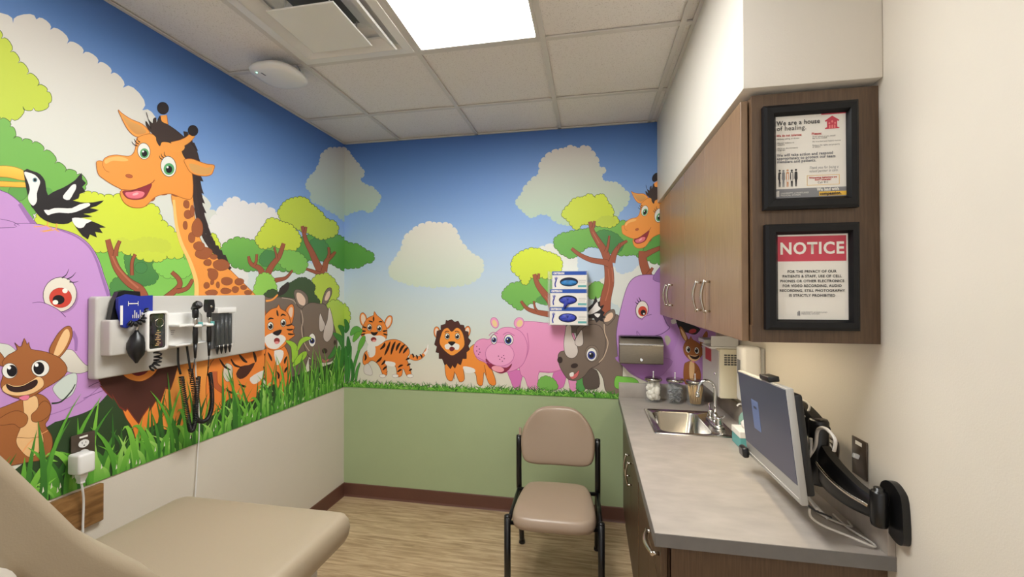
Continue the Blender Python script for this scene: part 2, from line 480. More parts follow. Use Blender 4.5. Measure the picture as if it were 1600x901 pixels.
    def eye(s, cx, cy_, rx, ry, iris, ir, pr, ix=0, iy=0, out=(60, 50, 50), rot=0, w=.8):
        s.ell(cx, cy_, rx, ry, (238, 236, 228), rot, out, w)
        if iris: s.ell(cx+ix, cy_+iy, ir, ir*1.1, iris)
        s.ell(cx+ix*1.15, cy_+iy*1.15, pr, pr*1.15, (25, 22, 28))
        s.ell(cx+ix-pr*.45, cy_+iy-pr*.6, pr*.34, pr*.34, (250, 250, 250))
    def build(s, label):
        me = bpy.data.meshes.new('wall_mural'); me.from_pydata(s.v, [], s.f); me.update()
        ca = me.color_attributes.new('print', 'FLOAT_COLOR', 'POINT')
        for i, c in enumerate(s.c): ca.data[i].color = (c[0], c[1], c[2], 1)
        me.materials.append(M['mural'])
        o = bpy.data.objects.new('wall_mural', me); C.objects.link(o)
        return tag(o, label, 'mural')
m = bpy.data.materials.new('mural_print'); m.use_nodes = True; nt = m.node_tree; b = nt.nodes['Principled BSDF']
at_ = nt.nodes.new('ShaderNodeAttribute'); at_.attribute_name = 'print'; nt.links.new(at_.outputs['Color'], b.inputs['Base Color'])
b.inputs['Roughness'].default_value = .5; b.inputs['Specular IOR Level'].default_value = .35
M['mural'] = m
SKY = [(2.75, (74, 112, 178)), (2.6, (88, 128, 190)), (2.35, (116, 154, 212)), (2.1, (142, 176, 224)), (1.9, (168, 195, 228)), (1.7, (186, 206, 224)), (1.5, (200, 214, 216)), (1.25, (212, 218, 208)), (1.0, (222, 218, 202)), (RAIL, (224, 216, 200))]
def sky(mu, a0, a1):
    for (z1, c1), (z0, c0) in zip(SKY, SKY[1:]):
        mu.k = 0
        mu.add([(a0, z0), (a1, z0), (a1, min(z1, H-.003)), (a0, min(z1, H-.003))], c1, c0, [(0, 1, 2), (0, 2, 3)])
DK = (52, 46, 44); GO = (74, 96, 50)
LIME = (206, 220, 70); LIME2 = (190, 208, 70); GRN = (122, 184, 84); GRN2 = (96, 160, 74); DGR = (66, 116, 62)
BR = (160, 88, 62); BRO = (92, 50, 36)
PUR = (198, 150, 208); PURD = (158, 114, 174); PURO = (100, 66, 120)
OR = (246, 164, 78); ORO = (176, 96, 44); SP = (162, 92, 56)
TG = (240, 140, 62); TGO = (120, 60, 30); WH = (238, 234, 228)
RH = (124, 108, 96); RHO = (72, 60, 54)

def giraffe(g):
    # neck and body
    g.poly([(268, 300), (272, 330), (274, 350), (279, 372), (288, 396), (296, 415), (303, 440), (304, 470), (300, 500), (262, 540), (255, 585), (252, 640), (300, 650), (345, 640), (352, 600), (395, 560), (415, 520), (412, 478), (398, 460), (378, 440), (358, 420), (345, 405), (325, 392), (312, 372), (306, 350), (302, 325), (300, 290), (290, 270)], OR, (240, 146, 66), ORO)
    g.st([(271, 312), (275, 350), (283, 380), (296, 408), (306, 440), (306, 470)], 4, 7, (252, 200, 120))
    # mane
    g.st([(286, 215), (300, 240), (303, 275), (306, 310), (311, 345), (322, 375), (342, 402), (360, 420)], 12, 5, (64, 50, 48))
    for i in range(26):
        t = i/25; P = [(291, 212), (303, 232), (309, 262), (310, 290), (313, 320), (319, 350), (330, 378), (350, 404)]
        q = t*(len(P)-1); k = min(int(q), len(P)-2); f = q-k
        x = P[k][0]*(1-f)+P[k+1][0]*f; y = P[k][1]*(1-f)+P[k+1][1]*f
        g.poly([(x-5, y-7), (x+2, y-6), (x+5+3*(i % 2), y+7+2*(i % 3)), (x-3, y+5)], (58, 46, 44), sm=0)
    # spots on the neck and body
    for (u, v, a, b_, r) in [(270, 287, 8, 6.5, .2), (284, 286, 4, 4.5, 0), (291, 288, 4.5, 4.5, .5), (285, 275, 4.5, 5.5, .3), (278, 254, 3.5, 4.5, -.4), (276, 301, 9.5, 6, 0), (296, 289, 5.5, 9, .1), (291, 319, 5, 6.5, -.2), (293, 335, 6.5, 7.5, -.3), (289, 352, 3.5, 6.5, -.1), (299, 371, 6, 9.5, -.5), (308, 357, 10, 15, -.5), (300, 330, 3.5, 10, -.2), (318, 395, 14, 9, .5), (311, 384, 9, 7, .4), (334, 401, 6, 4, .5), (324, 410, 6.5, 5, 0), (345, 414, 13, 8.5, .65), (329, 422, 5.5, 3, .4), (254, 301, 8, 3.5, .2), (237, 309, 5, 5, .8), (324, 410, 6, 5, 0), (332, 429, 8, 9, .6), (354, 439, 9, 6.5, -.4), (322, 446, 5, 5, 0), (331, 441, 3, 4, .3), (340, 445, 3, 5.5, .2), (352, 454, 9, 4.5, 0), (330, 457, 10, 5, 0), (367, 452, 6, 5, .6), (373, 440, 8, 6, .5), (380, 449, 5, 4, .5), (387, 457, 6, 3.5, .6), (225, 320, 5, 2.5, -.2)]:
        g.poly([(u+a*math.cos(k*PI/3+r)*random.uniform(.85, 1.12)*1.0, v+b_*math.sin(k*PI/3+r)*random.uniform(.85, 1.12)) for k in range(6)], SP, None, (140, 76, 44), .6, 3)
    # left ear, horn
    g.poly([(184, 172), (190, 177), (204, 186), (222, 194), (233, 206), (232, 214), (214, 214), (203, 207), (194, 194)], OR, None, ORO)
    g.poly([(189, 179), (203, 189), (220, 197), (228, 207), (214, 210), (204, 203), (196, 192)], (226, 168, 98), (214, 150, 84), sm=3)
    g.st([(255, 180), (257, 198)], 9, 10, OR, None, ORO); g.ell(254, 169, 8.6, 9.4, (46, 38, 38), -.4, (24, 20, 20))
    # head
    g.poly([(150, 257), (151, 252), (156, 251), (160, 252), (163, 247), (172, 243), (183, 242), (200, 244), (208, 239), (211, 230), (213, 217), (220, 212), (236, 209), (252, 218), (273, 220), (283, 236), (290, 250), (299, 268), (301, 300), (297, 311), (284, 309), (268, 303), (252, 304), (240, 309), (231, 318), (222, 324), (207, 324), (195, 318), (189, 309), (187, 300), (189, 296), (176, 289), (162, 280), (153, 272)], OR, (240, 150, 68), ORO)
    g.poly([(163, 250), (175, 245), (190, 245), (200, 250), (192, 252), (175, 251), (165, 256)], (252, 190, 110), sm=3)
    g.st([(160, 253), (160, 259), (164, 266), (170, 269)], .7, .7, ORO)
    g.st([(189, 296), (205, 297), (222, 292), (236, 286), (241, 281)], 1, 1, (120, 50, 40))
    g.poly([(192, 298), (204, 298), (220, 293), (236, 287), (232, 299), (225, 309), (212, 312), (199, 310), (192, 303)], (150, 52, 60), None, (110, 40, 40), .6)
    g.poly([(195, 301), (205, 300), (214, 298), (225, 301), (221, 308), (210, 310), (199, 308)], (236, 128, 138), (224, 110, 124), sm=4)
    g.ell(211, 303, 5, 2, (246, 176, 180), -.3)
    g.ell(201, 275, 5.5, 2.8, (184, 96, 56), .2, (130, 60, 40), .6)
    # hair, right ear and horn
    g.poly([(228, 175), (231, 186), (238, 193), (239, 186), (243, 184), (244, 192), (249, 181), (252, 190), (262, 195), (274, 203), (286, 213), (296, 222), (306, 234), (310, 250), (302, 252), (290, 248), (284, 238), (284, 226), (272, 226), (262, 222), (252, 222), (249, 228), (244, 220), (243, 214), (236, 207), (229, 198), (227, 189), (233, 197), (235, 200)], (66, 52, 48), None, (30, 24, 24), .7, 3)
    g.st([(301, 210), (293, 218), (282, 224), (268, 228)], 8, 12, OR, None, ORO, ow=.6); g.ell(275, 230, 13, 8, OR)
    g.ell(301, 204, 7.6, 8.2, (46, 38, 38), -.3, (24, 20, 20))
    g.poly([(287, 250), (298, 248), (310, 252), (322, 256), (334, 258), (333, 266), (329, 273), (318, 275), (305, 273), (296, 268), (291, 260)], OR, None, ORO)
    g.poly([(295, 256), (306, 257), (320, 262), (331, 261), (328, 270), (318, 273), (306, 271), (298, 266)], (226, 168, 98), sm=3)
    g.eye(224, 236, 9.8, 12.8, (96, 168, 110), 7, 4.4, .8, 3.4, rot=-.15)
    g.eye(262.5, 260, 12, 16, (96, 168, 110), 8.4, 5, .8, 4, rot=-.15)
    for a, b_ in (((214, 228), (205, 221)), ((216, 225), (209, 217)), ((218, 222), (213, 215)), ((253, 249), (248, 243)), ((255, 246), (251, 240)), ((258, 244), (256, 237))):
        g.st([a, ((a[0]+b_[0])/2-.8, (a[1]+b_[1])/2+1.2), b_], 1.8, .5, (40, 30, 30))

def tigerstripes(g, L, col=(46, 26, 22)):
    for p in L: g.st(p[:-1], .5, .5, col, mid=p[-1])

# ======== left wall
g = Mural('L')
sky(g, .3, YB-.0005); g.k = 1
CL1, CL2 = (228, 222, 214), (206, 216, 206)
g.scal([(-220, 40), (-120, 10), (-60, 30), (0, 28), (26, 40), (42, 40), (50, 30), (72, 36), (88, 64), (114, 70), (131, 86), (156, 102), (182, 124), (202, 152), (219, 170), (236, 185), (250, 230), (290, 290), (322, 320), (335, 350), (330, 420), (200, 480), (-200, 480)], CL1, CL2, 36, None, depth=.3, seed=4, sm=2)
g.scal([(330, 350), (345, 332), (354, 315), (369, 309), (381, 322), (396, 324), (404, 315), (412, 325), (425, 330), (438, 340), (446, 380), (440, 470), (340, 470), (322, 400)], (232, 228, 226), (224, 224, 218), 13, None, depth=.4, seed=2)
g.scal([(487, 300), (478, 290), (489, 272), (498, 262), (503, 243), (514, 233), (530, 233), (545, 240), (545, 340), (527, 334), (512, 325), (498, 318), (486, 312)], (200, 196, 194), (172, 196, 182), 7, None, depth=.4, seed=3)
g.scal([(395, 415), (430, 400), (470, 415), (520, 412), (545, 425), (545, 530), (395, 530)], (212, 222, 222), (214, 220, 206), 12, None, depth=.35, seed=9)
# far left trees
g.scal([(-230, 100), (-140, 30), (-60, 20), (0, 58), (17, 84), (43, 118), (60, 136), (80, 148), (74, 164), (56, 170), (38, 164), (26, 178), (18, 186), (0, 182), (-60, 200), (-200, 190)], LIME, LIME2, 22, GO, 1, .33, seed=6, sm=2)
g.scal([(-200, 190), (0, 186), (14, 214), (44, 222), (60, 228), (74, 244), (100, 268), (118, 272), (134, 282), (130, 296), (104, 304), (50, 322), (30, 350), (-200, 360)], GRN, (110, 172, 78), 20, GO, 1, .33, seed=7, sm=2)
g.ell(28, 300, 15, 14, (100, 160, 76), 0, GO, .6); g.ell(74, 300, 8, 7, (100, 160, 76))
# green bank behind trunk
g.scal([(150, 392), (190, 385), (240, 398), (300, 392), (306, 470), (160, 475)], (124, 190, 82), (134, 196, 92), 14, GO, .8, .3, seed=8)
g.scal([(196, 398), (205, 396), (212, 402), (228, 404), (238, 412), (246, 425), (242, 440), (226, 445), (210, 440), (198, 420)], (84, 142, 74), (72, 128, 70), 9, (56, 100, 56), .7, .3, seed=9)
g.ell(220, 418, 10, 9, (76, 134, 76), 0, (56, 100, 56), .6)
g.scal([(176, 440), (185, 434), (196, 440), (205, 455), (205, 468), (174, 468)], (84, 142, 74), None, 8, (56, 100, 56), .7, .3, seed=19)
g.scal([(240, 410), (262, 400), (288, 405), (298, 420), (290, 432), (262, 432), (246, 425)], (136, 202, 92), None, 9, GO, .6, .3, seed=20)
# lime crown behind the giraffe
g.scal([(58, 350), (62, 334), (82, 326), (104, 308), (136, 302), (152, 304), (174, 311), (184, 302), (210, 318), (242, 322), (250, 344), (264, 356), (276, 368), (288, 394), (276, 402), (262, 398), (250, 408), (235, 404), (214, 402), (200, 392), (186, 390), (166, 390), (148, 392), (120, 380)], (212, 224, 66), (200, 214, 74), 12, GO, .8, .35, seed=10)
g.scal([(176, 384), (190, 372), (205, 378), (225, 372), (262, 378), (262, 392), (225, 390), (205, 395)], (198, 210, 74), None, 8, None, depth=.35, seed=12)
g.scal([(330, 365), (336, 368), (342, 382), (345, 395), (335, 400), (326, 388)], LIME, None, 6, GO, .7, .35, seed=13)
for P, a, b_ in (([(168, 374), (174, 396), (183, 420), (200, 440), (218, 452), (226, 468)], 7, 15), ([(187, 376), (182, 388), (180, 400)], 4, 7), ([(211, 397), (206, 410), (206, 430)], 4, 5)):
    g.st(P, a, b_, BR, None, BRO)
g.st([(175, 400), (184, 418), (200, 436), (216, 450)], 2, 3, (186, 112, 84))
for P, a, b_ in (([(268, 425), (279, 436), (279, 448), (258, 466)], 5, 9), ([(301, 436), (292, 450), (276, 455)], 4, 7)):
    g.st(P, a, b_, BR, None, BRO)
# middle trees, up to the corner
g.scal([(345, 392), (352, 382), (366, 374), (384, 374), (400, 380), (440, 384), (478, 415), (462, 422), (430, 420), (392, 421), (366, 414), (352, 402)], GRN, GRN2, 9, GO, .8, .38, seed=14)
g.scal([(458, 404), (470, 375), (500, 362), (520, 364), (537, 374), (548, 380), (548, 420), (524, 414), (512, 408), (484, 404), (470, 410)], GRN2, (84, 150, 70), 8, GO, .8, .36, seed=15)
g.scal([(486, 400), (484, 380), (496, 372), (510, 382), (516, 396), (510, 406), (496, 405)], (78, 136, 76), None, 7, (56, 100, 56), .6, .3, seed=21)
g.scal([(408, 412), (408, 398), (420, 392), (432, 398), (430, 412)], (78, 136, 76), None, 7, (56, 100, 56), .6, .3, seed=22)
g.scal([(438, 326), (450, 313), (474, 309), (484, 318), (499, 330), (512, 346), (521, 344), (527, 358), (524, 366), (502, 373), (484, 364), (468, 358), (455, 352), (438, 342)], (200, 216, 74), (186, 204, 72), 7, GO, .8, .38, seed=16)
g.scal([(399, 374), (408, 362), (421, 342), (436, 346), (455, 353), (468, 370), (468, 380), (455, 394), (441, 388), (428, 382), (412, 388), (402, 380)], (208, 222, 70), (196, 212, 70), 7, GO, .8, .38, seed=17)
g.scal([(436, 400), (450, 392), (470, 398), (480, 414), (470, 426), (450, 420), (438, 412)], (128, 190, 88), None, 8, GO, .6, .35, seed=18)
for P, a, b_ in (([(388, 400), (392, 412), (406, 420), (410, 436), (407, 466)], 3, 13), ([(401, 397), (400, 408), (397, 414)], 3, 4), ([(443, 380), (436, 400), (424, 416), (414, 436), (410, 450)], 5, 12), ([(428, 386), (431, 396), (432, 404)], 2, 3), ([(457, 422), (446, 434), (430, 438), (414, 446)], 2, 9),
                 ([(472, 353), (478, 376), (486, 392), (494, 410), (502, 430), (504, 472)], 4, 14), ([(478, 354), (476, 364)], 3, 4), ([(524, 393), (518, 400), (510, 408), (506, 424)], 3, 9), ([(513, 386), (514, 396), (512, 402)], 3, 4), ([(478, 420), (490, 424), (500, 428)], 3, 6)):
    g.st(P, a, b_, BR, None, BRO, ow=.6)
g.st([(410, 440), (407, 462)], 2, 3, (192, 120, 92))
# bushes behind the rhinoceros
g.scal([(398, 470), (400, 445), (405, 430), (420, 428), (430, 445), (430, 470)], (150, 206, 90), None, 7, GO, .6, .35, seed=23)
g.scal([(488, 440), (498, 430), (514, 430), (528, 450), (525, 466), (510, 474), (490, 470)], (186, 208, 74), None, 7, GO, .7, .36, seed=24)
g.scal([(512, 475), (526, 470), (537, 478), (540, 500), (542, 520), (520, 520), (514, 500)], (176, 204, 84), None, 6, GO, .7, .36, seed=25)
g.scal([(450, 446), (470, 434), (482, 438), (492, 448), (488, 458), (498, 470), (496, 478), (470, 478), (440, 465)], (64, 84, 52), None, 6, (40, 56, 34), .7, .3, seed=26)
g.scal([(412, 462), (425, 452), (436, 460), (436, 472), (412, 472)], (64, 84, 52), None, 6, (40, 56, 34), .7, .3, seed=27)
# rhinoceros
g.poly([(405, 468), (420, 465), (438, 464), (458, 466), (475, 474), (482, 500), (486, 540), (478, 570), (472, 600), (458, 608), (420, 600), (400, 560)], RH, (112, 96, 86), RHO)
g.poly([(482, 560), (500, 562), (508, 600), (484, 604)], (104, 90, 80), sm=0)
g.poly([(460, 464), (459, 456), (463, 452), (472, 454), (480, 462), (481, 474), (474, 482), (465, 478)], RH, None, RHO)
g.poly([(463, 464), (464, 457), (471, 459), (477, 468), (475, 477), (467, 474)], (232, 200, 178), sm=3)
g.poly([(503, 474), (506, 460), (511, 451), (517, 450), (518, 458), (514, 468), (508, 476)], RH, None, RHO)
g.poly([(507, 468), (510, 458), (515, 454), (515, 462), (511, 469)], (232, 200, 178), sm=3)
g.poly([(472, 482), (484, 473), (498, 474), (508, 476), (516, 492), (522, 510), (526, 528), (526, 546), (520, 562), (508, 566), (494, 564), (482, 556), (475, 540), (474, 515), (470, 500)], RH, (118, 102, 90), RHO)
g.st([(470, 484), (473, 500), (471, 515), (475, 535), (483, 548)], 1.2, 1.2, (196, 176, 158)); g.st([(440, 465), (456, 468), (462, 474)], 1.2, 1, (196, 176, 158))
g.poly([(500, 489), (504, 498), (508, 508), (504, 517), (499, 516), (498, 502)], (220, 208, 200), (196, 184, 176), RHO, .7)
g.poly([(514, 480), (519, 495), (521, 512), (518, 526), (511, 534), (505, 528), (506, 514), (511, 500)], (222, 212, 204), (196, 184, 176), RHO, .7)
g.eye(487.5, 531, 5.6, 10.5, (44, 60, 130), 4, 2.4, 0, 1.2)
g.ell(507, 548, 4, 4, (60, 44, 40), 0, RHO, .6); g.ell(523, 535, 2, 4, (60, 44, 40))
g.poly([(503, 560), (508, 563), (514, 560), (510, 566), (505, 566)], (200, 110, 110), sm=3)
# tail of the giraffe
g.st([(415, 470), (425, 468), (434, 460)], 3, 2, OR, None, ORO, ow=.4); g.poly([(434, 462), (437, 450), (444, 444), (450, 440), (452, 446), (448, 455), (442, 460)], (56, 44, 42), sm=2)
# elephant
g.poly([(-260, 300), (-60, 270), (0, 297), (14, 303), (32, 318), (46, 338), (58, 352), (60, 380), (-260, 400)], PUR, None, PURO)
g.st([(30, 318), (42, 336), (52, 350)], 6, 8, PURD)
g.poly([(-260, 350), (0, 356), (22, 350), (50, 349), (87, 356), (120, 367), (141, 384), (154, 406), (162, 430), (172, 462), (172, 500), (168, 560), (176, 590), (170, 612), (152, 634), (128, 646), (100, 655), (70, 668), (-40, 700), (-260, 780)], (200, 152, 210), (196, 146, 206), PURO)
g.st([(87, 357), (118, 369), (139, 386), (151, 408), (159, 432), (169, 462)], 2, 5, PURD)
g.st([(0, 342), (18, 346), (30, 352)], .8, .8, PURO)
g.st([(112, 518), (118, 530), (118, 548)], 8, 4, PURD); g.st([(70, 650), (100, 640), (130, 625), (160, 600)], 1.2, 1.2, PURD)
g.st([(168, 592), (150, 598), (138, 604)], .9, .9, PURO); g.st([(160, 610), (145, 616), (130, 622)], .9, .9, PURO)
# tusks and shadows
g.poly([(-20, 535), (0, 536), (16, 540), (30, 556), (12, 560), (-10, 552)], (214, 216, 206), None, (120, 110, 110), .7)
g.poly([(84, 552), (100, 546), (113, 547), (124, 560), (134, 570), (146, 574), (126, 583), (104, 580), (88, 570)], (226, 220, 206), (206, 200, 188), (110, 96, 104), .8)
g.poly([(82, 606), (95, 592), (108, 584), (119, 584), (119, 600), (112, 616), (98, 624), (90, 620)], (206, 216, 208), None, (120, 120, 120), .8)
g.st([(80, 630), (95, 627), (110, 612), (117, 600)], 3, 1.5, (50, 60, 50))
# elephant eye
g.ell(94, 462, 28, 27.5, (168, 126, 176), .45)
g.ell(93, 460, 26, 27.5, (232, 226, 210), .45, (70, 50, 70), 1, (226, 214, 200))
g.ell(94, 465, 17.5, 15.5, (206, 70, 56), 0, (160, 50, 40), .6)
g.ell(91, 468, 9.4, 7.4, (34, 26, 28)); g.ell(101, 454, 4.2, 3.8, (245, 240, 230)); g.ell(86, 472, 4.4, 3.6, (245, 240, 230))
g.poly([(50, 474), (62, 471), (75, 476), (88, 482), (100, 491), (104, 500), (84, 496), (64, 486)], (198, 150, 208), sm=4)
g.st([(50, 473), (64, 472), (80, 478), (92, 485), (102, 495)], .8, 1.2, PURO)
for P in ([(96, 434), (103, 429), (107, 420)], [(104, 436), (112, 432), (118, 425)], [(108, 440), (115, 441), (122, 439)]): g.st(P, 2.2, .5, (50, 36, 56))
# toucan
BK = (40, 34, 36)
g.poly([(-20, 262), (0, 259), (18, 260), (34, 265), (40, 272), (42, 281), (30, 281), (12, 277), (-20, 274)], (252, 204, 84), (244, 176, 60), (180, 120, 40), .8)
g.poly([(-20, 284), (0, 283), (20, 284), (40, 285), (43, 292), (20, 292), (-20, 290)], (250, 196, 70), (240, 170, 60), (180, 120, 40), .8)
g.poly([(70, 310), (82, 300), (98, 293), (110, 286), (118, 280), (127, 270), (128, 280), (134, 286), (128, 292), (133, 299), (124, 303), (122, 310), (108, 314), (92, 314), (78, 316)], BK, sm=2)
g.poly([(36, 267), (50, 267), (62, 272), (70, 283), (72, 298), (78, 308), (95, 309), (110, 312), (126, 316), (145, 316), (162, 313), (150, 322), (140, 325), (154, 328), (140, 333), (130, 334), (144, 338), (128, 340), (116, 343), (106, 349), (92, 350), (76, 347), (62, 339), (52, 326), (46, 316)], BK, (34, 30, 30), None, sm=2)
g.poly([(110, 341), (122, 342), (138, 344), (150, 348), (165, 355), (155, 356), (160, 364), (148, 362), (151, 371), (140, 366), (137, 374), (128, 368), (118, 355)], BK, sm=0)
g.poly([(37, 269), (46, 270), (55, 274), (62, 283), (60, 292), (57, 302), (57, 314), (52, 321), (47, 318), (43, 309), (46, 296), (43, 284)], (240, 236, 232), None, None, sm=3)
g.poly([(98, 306), (106, 296), (112, 289), (118, 288), (118, 295), (114, 302), (108, 312), (100, 311)], (240, 236, 232), sm=2)
g.poly([(68, 328), (76, 328), (84, 325), (98, 325), (112, 325), (124, 319), (138, 317), (140, 321), (130, 326), (118, 331), (106, 333), (92, 332), (80, 334), (74, 336)], (240, 236, 232), sm=2)
g.poly([(112, 341), (122, 340), (134, 342), (143, 345), (134, 349), (130, 355), (122, 356), (115, 350)], (240, 236, 232), sm=2)
g.ell(54, 281, 3.8, 3.6, (110, 150, 160)); g.ell(54, 281, 2.2, 2.4, (20, 20, 20))
for P in ([(74, 346), (72, 352), (52, 354)], [(72, 352), (80, 358), (62, 361)], [(88, 349), (86, 358), (66, 362)], [(86, 358), (92, 362)]): g.st(P, 2, 1, (236, 170, 90))
giraffe(g)
# dark hollow under the elephant, lion, tiger
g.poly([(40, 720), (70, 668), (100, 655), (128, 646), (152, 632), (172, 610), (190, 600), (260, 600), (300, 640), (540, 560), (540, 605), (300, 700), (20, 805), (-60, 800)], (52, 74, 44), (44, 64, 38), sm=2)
g.poly([(255, 560), (305, 560), (352, 590), (345, 640), (300, 660), (255, 670)], OR, (238, 146, 66), sm=2)
g.poly([(184, 612), (200, 600), (240, 600), (256, 620), (258, 640), (246, 660), (226, 672), (214, 690), (206, 668), (194, 648)], (240, 142, 62), (236, 132, 54), TGO)
MN = (74, 42, 36)
P = [(148, 572), (152, 588), (158, 600), (154, 598), (166, 612), (176, 622), (174, 614), (186, 634), (196, 640), (198, 636), (208, 650), (216, 660), (222, 648), (232, 634), (233, 640), (244, 622), (250, 626), (258, 604), (266, 606), (272, 588), (278, 566), (270, 560), (150, 562)]
g.poly([(x, y+3) for x, y in P], (120, 50, 40), sm=0); g.poly(P, MN, (84, 46, 38), sm=0)
g.poly([(186, 570), (240, 566), (246, 574), (238, 586), (222, 595), (206, 594), (192, 586)], (240, 150, 70), None, (110, 50, 30))
g.poly([(202, 576), (232, 572), (228, 582), (216, 587), (206, 584)], (120, 40, 50), sm=3)
# striped cub body under the board
g.poly([(322, 590), (334, 560), (360, 552), (400, 547), (430, 545), (450, 562), (453, 590), (446, 615), (436, 620), (430, 598), (412, 590), (404, 612), (390, 628), (360, 622), (340, 640), (324, 640)], TG, (238, 130, 54), TGO)
g.poly([(348, 585), (352, 568), (362, 572), (362, 590), (354, 596)], (214, 206, 190), None, TGO, .6); g.poly([(390, 590), (412, 578), (408, 592), (396, 600)], (230, 224, 214), sm=3)
g.poly([(368, 584), (376, 572), (388, 570), (398, 566), (392, 578), (384, 588), (374, 592)], (76, 42, 34), sm=2)
g.st([(334, 580), (336, 600), (350, 612)], 9, 7, (190, 96, 56), None, TGO, ow=.5)
tigerstripes(g, [[(342, 560), (350, 572), (360, 578), 3], [(372, 552), (380, 562), (386, 566), 4], [(395, 548), (398, 558), (399, 566), 4], [(412, 552), (418, 562), (424, 568), 3.5], [(411, 572), (414, 582), (413, 588), 3], [(436, 556), (444, 562), (450, 566), 3], [(352, 606), (358, 612), (366, 614), 3], [(372, 600), (380, 603), (384, 604), 3], [(360, 560), (366, 570), (378, 574), 3]])
# tiger by the rhino
g.poly([(415, 545), (435, 535), (447, 545), (452, 562), (452, 580), (446, 610), (436, 612), (430, 600), (415, 600)], TG, (238, 130, 54), TGO)
g.poly([(428, 548), (442, 548), (440, 562), (432, 570)], WH, sm=3)
g.poly([(446, 487), (450, 478), (456, 475), (459, 482), (458, 496), (454, 505)], TG, None, TGO); g.poly([(450, 488), (453, 480), (457, 482), (455, 496)], (236, 204, 182), sm=3)
g.poly([(410, 500), (418, 487), (425, 482), (432, 480), (435, 475), (438, 482), (447, 487), (452, 496), (454, 506), (460, 510), (457, 518), (460, 524), (452, 530), (444, 540), (434, 546), (422, 546), (410, 535)], TG, None, TGO, sm=2)
g.poly([(412, 528), (424, 520), (434, 522), (442, 524), (446, 530), (438, 540), (430, 545), (418, 542)], WH, sm=3)
g.eye(422, 509, 4.6, 6.2, None, 3, 3.4, 0, .6); g.eye(442, 504, 4.2, 6, None, 3, 3.2, 0, .6)
g.poly([(425, 520), (432, 516), (440, 515), (436, 523), (431, 524)], (34, 26, 28), sm=2); g.ell(432, 532, 4.6, 4.6, (150, 50, 50)); g.ell(432, 535, 3.6, 2.2, (236, 150, 150))
tigerstripes(g, [[(418, 500), (422, 497), (427, 498), 2], [(438, 494), (441, 491), (446, 493), 2], [(432, 484), (433, 490), (434, 494), 2.4], [(456, 506), (450, 508), (446, 508), 2.4], [(458, 514), (452, 515), (447, 514), 2.4], [(459, 522), (453, 522), (449, 521), 2.4], [(418, 550), (422, 558), (424, 564), 3], [(448, 556), (445, 562), (444, 568), 3], [(450, 572), (446, 577), (444, 582), 3], [(432, 580), (435, 586), (434, 592), 3]])
# big leaves
for P, wd in (([(446, 532), (458, 540), (460, 555), (456, 566)], 9), ([(464, 548), (470, 534), (478, 529), (486, 528)], 6), ([(457, 572), (466, 562), (474, 554), (478, 549)], 9)):
    g.st(P, 1, 1, (160, 208, 66), None, GO, mid=wd, ow=.6)
for P, wd in (([(520, 520), (532, 530), (536, 545)], 8), ([(528, 508), (536, 516), (538, 530)], 8), ([(520, 545), (530, 550), (538, 562)], 6), ([(512, 560), (520, 552), (524, 540)], 5), ([(532, 600), (534, 560), (537, 530)], 5), ([(522, 600), (526, 565), (530, 540)], 5)):
    g.st(P, 1, 1, (70, 136, 62), None, (44, 90, 44), mid=wd, ow=.4)
# kangaroo
KB = (168, 104, 58); KO = (96, 52, 30); KP = (240, 196, 142)
g.poly([(-16, 640), (0, 637), (32, 624), (57, 615), (72, 622), (79, 636), (75, 654), (70, 664), (80, 682), (80, 700), (70, 716), (40, 722), (-20, 730), (-60, 700)], KB, (158, 96, 54), KO)
g.poly([(36, 622), (54, 618), (59, 630), (59, 660), (67, 685), (62, 704), (46, 714), (32, 704), (24, 688), (32, 665), (36, 645)], KP, (234, 186, 130), KO, .7)
g.poly([(70, 626), (78, 634), (76, 648), (62, 658), (50, 658), (48, 648), (56, 640), (62, 630)], KB, None, KO, .8); g.poly([(14, 644), (30, 642), (42, 650), (40, 662), (30, 668), (20, 662), (2, 664), (-10, 660)], KB, None, KO, .8)
g.st([(34, 706), (46, 690), (60, 680), (74, 672)], 2, 1, (240, 170, 110)); g.st([(25, 683), (45, 684), (64, 682)], .7, .7, (150, 96, 60))
g.poly([(76, 548), (84, 530), (92, 518), (102, 510), (110, 511), (112, 524), (106, 540), (98, 552), (86, 562)], KB, None, KO); g.poly([(82, 558), (88, 538), (98, 518), (105, 514), (108, 524), (102, 540), (92, 554)], KP, sm=3)
g.poly([(-14, 552), (-4, 548), (6, 560), (6, 572), (-8, 566)], KB, None, KO)
g.poly([(22, 535), (28, 541), (33, 540), (37, 528), (41, 538), (44, 534), (47, 545), (64, 548), (78, 552), (94, 560), (104, 574), (100, 586), (84, 598), (70, 606), (55, 616), (40, 622), (20, 620), (4, 610), (0, 598), (6, 580), (2, 566), (12, 554), (26, 546)], KB, (162, 98, 56), KO, sm=2)
g.poly([(2, 606), (10, 599), (20, 602), (34, 601), (48, 594), (58, 588), (66, 592), (67, 602), (58, 610), (44, 616), (24, 618), (8, 614)], KP, None, KO, .6)
g.eye(14, 579, 12, 12, None, 0, 8, 3, 0); g.eye(62, 575, 14, 13, None, 0, 8.6, -2, 0)
g.poly([(9, 600), (20, 604), (34, 603), (48, 596), (56, 593), (57, 599), (50, 606), (36, 611), (22, 612), (12, 608)], (56, 34, 32), None, (30, 20, 20)); g.poly([(28, 621), (38, 617), (45, 618), (42, 624), (34, 625)], (236, 130, 160), None, KO, .6)
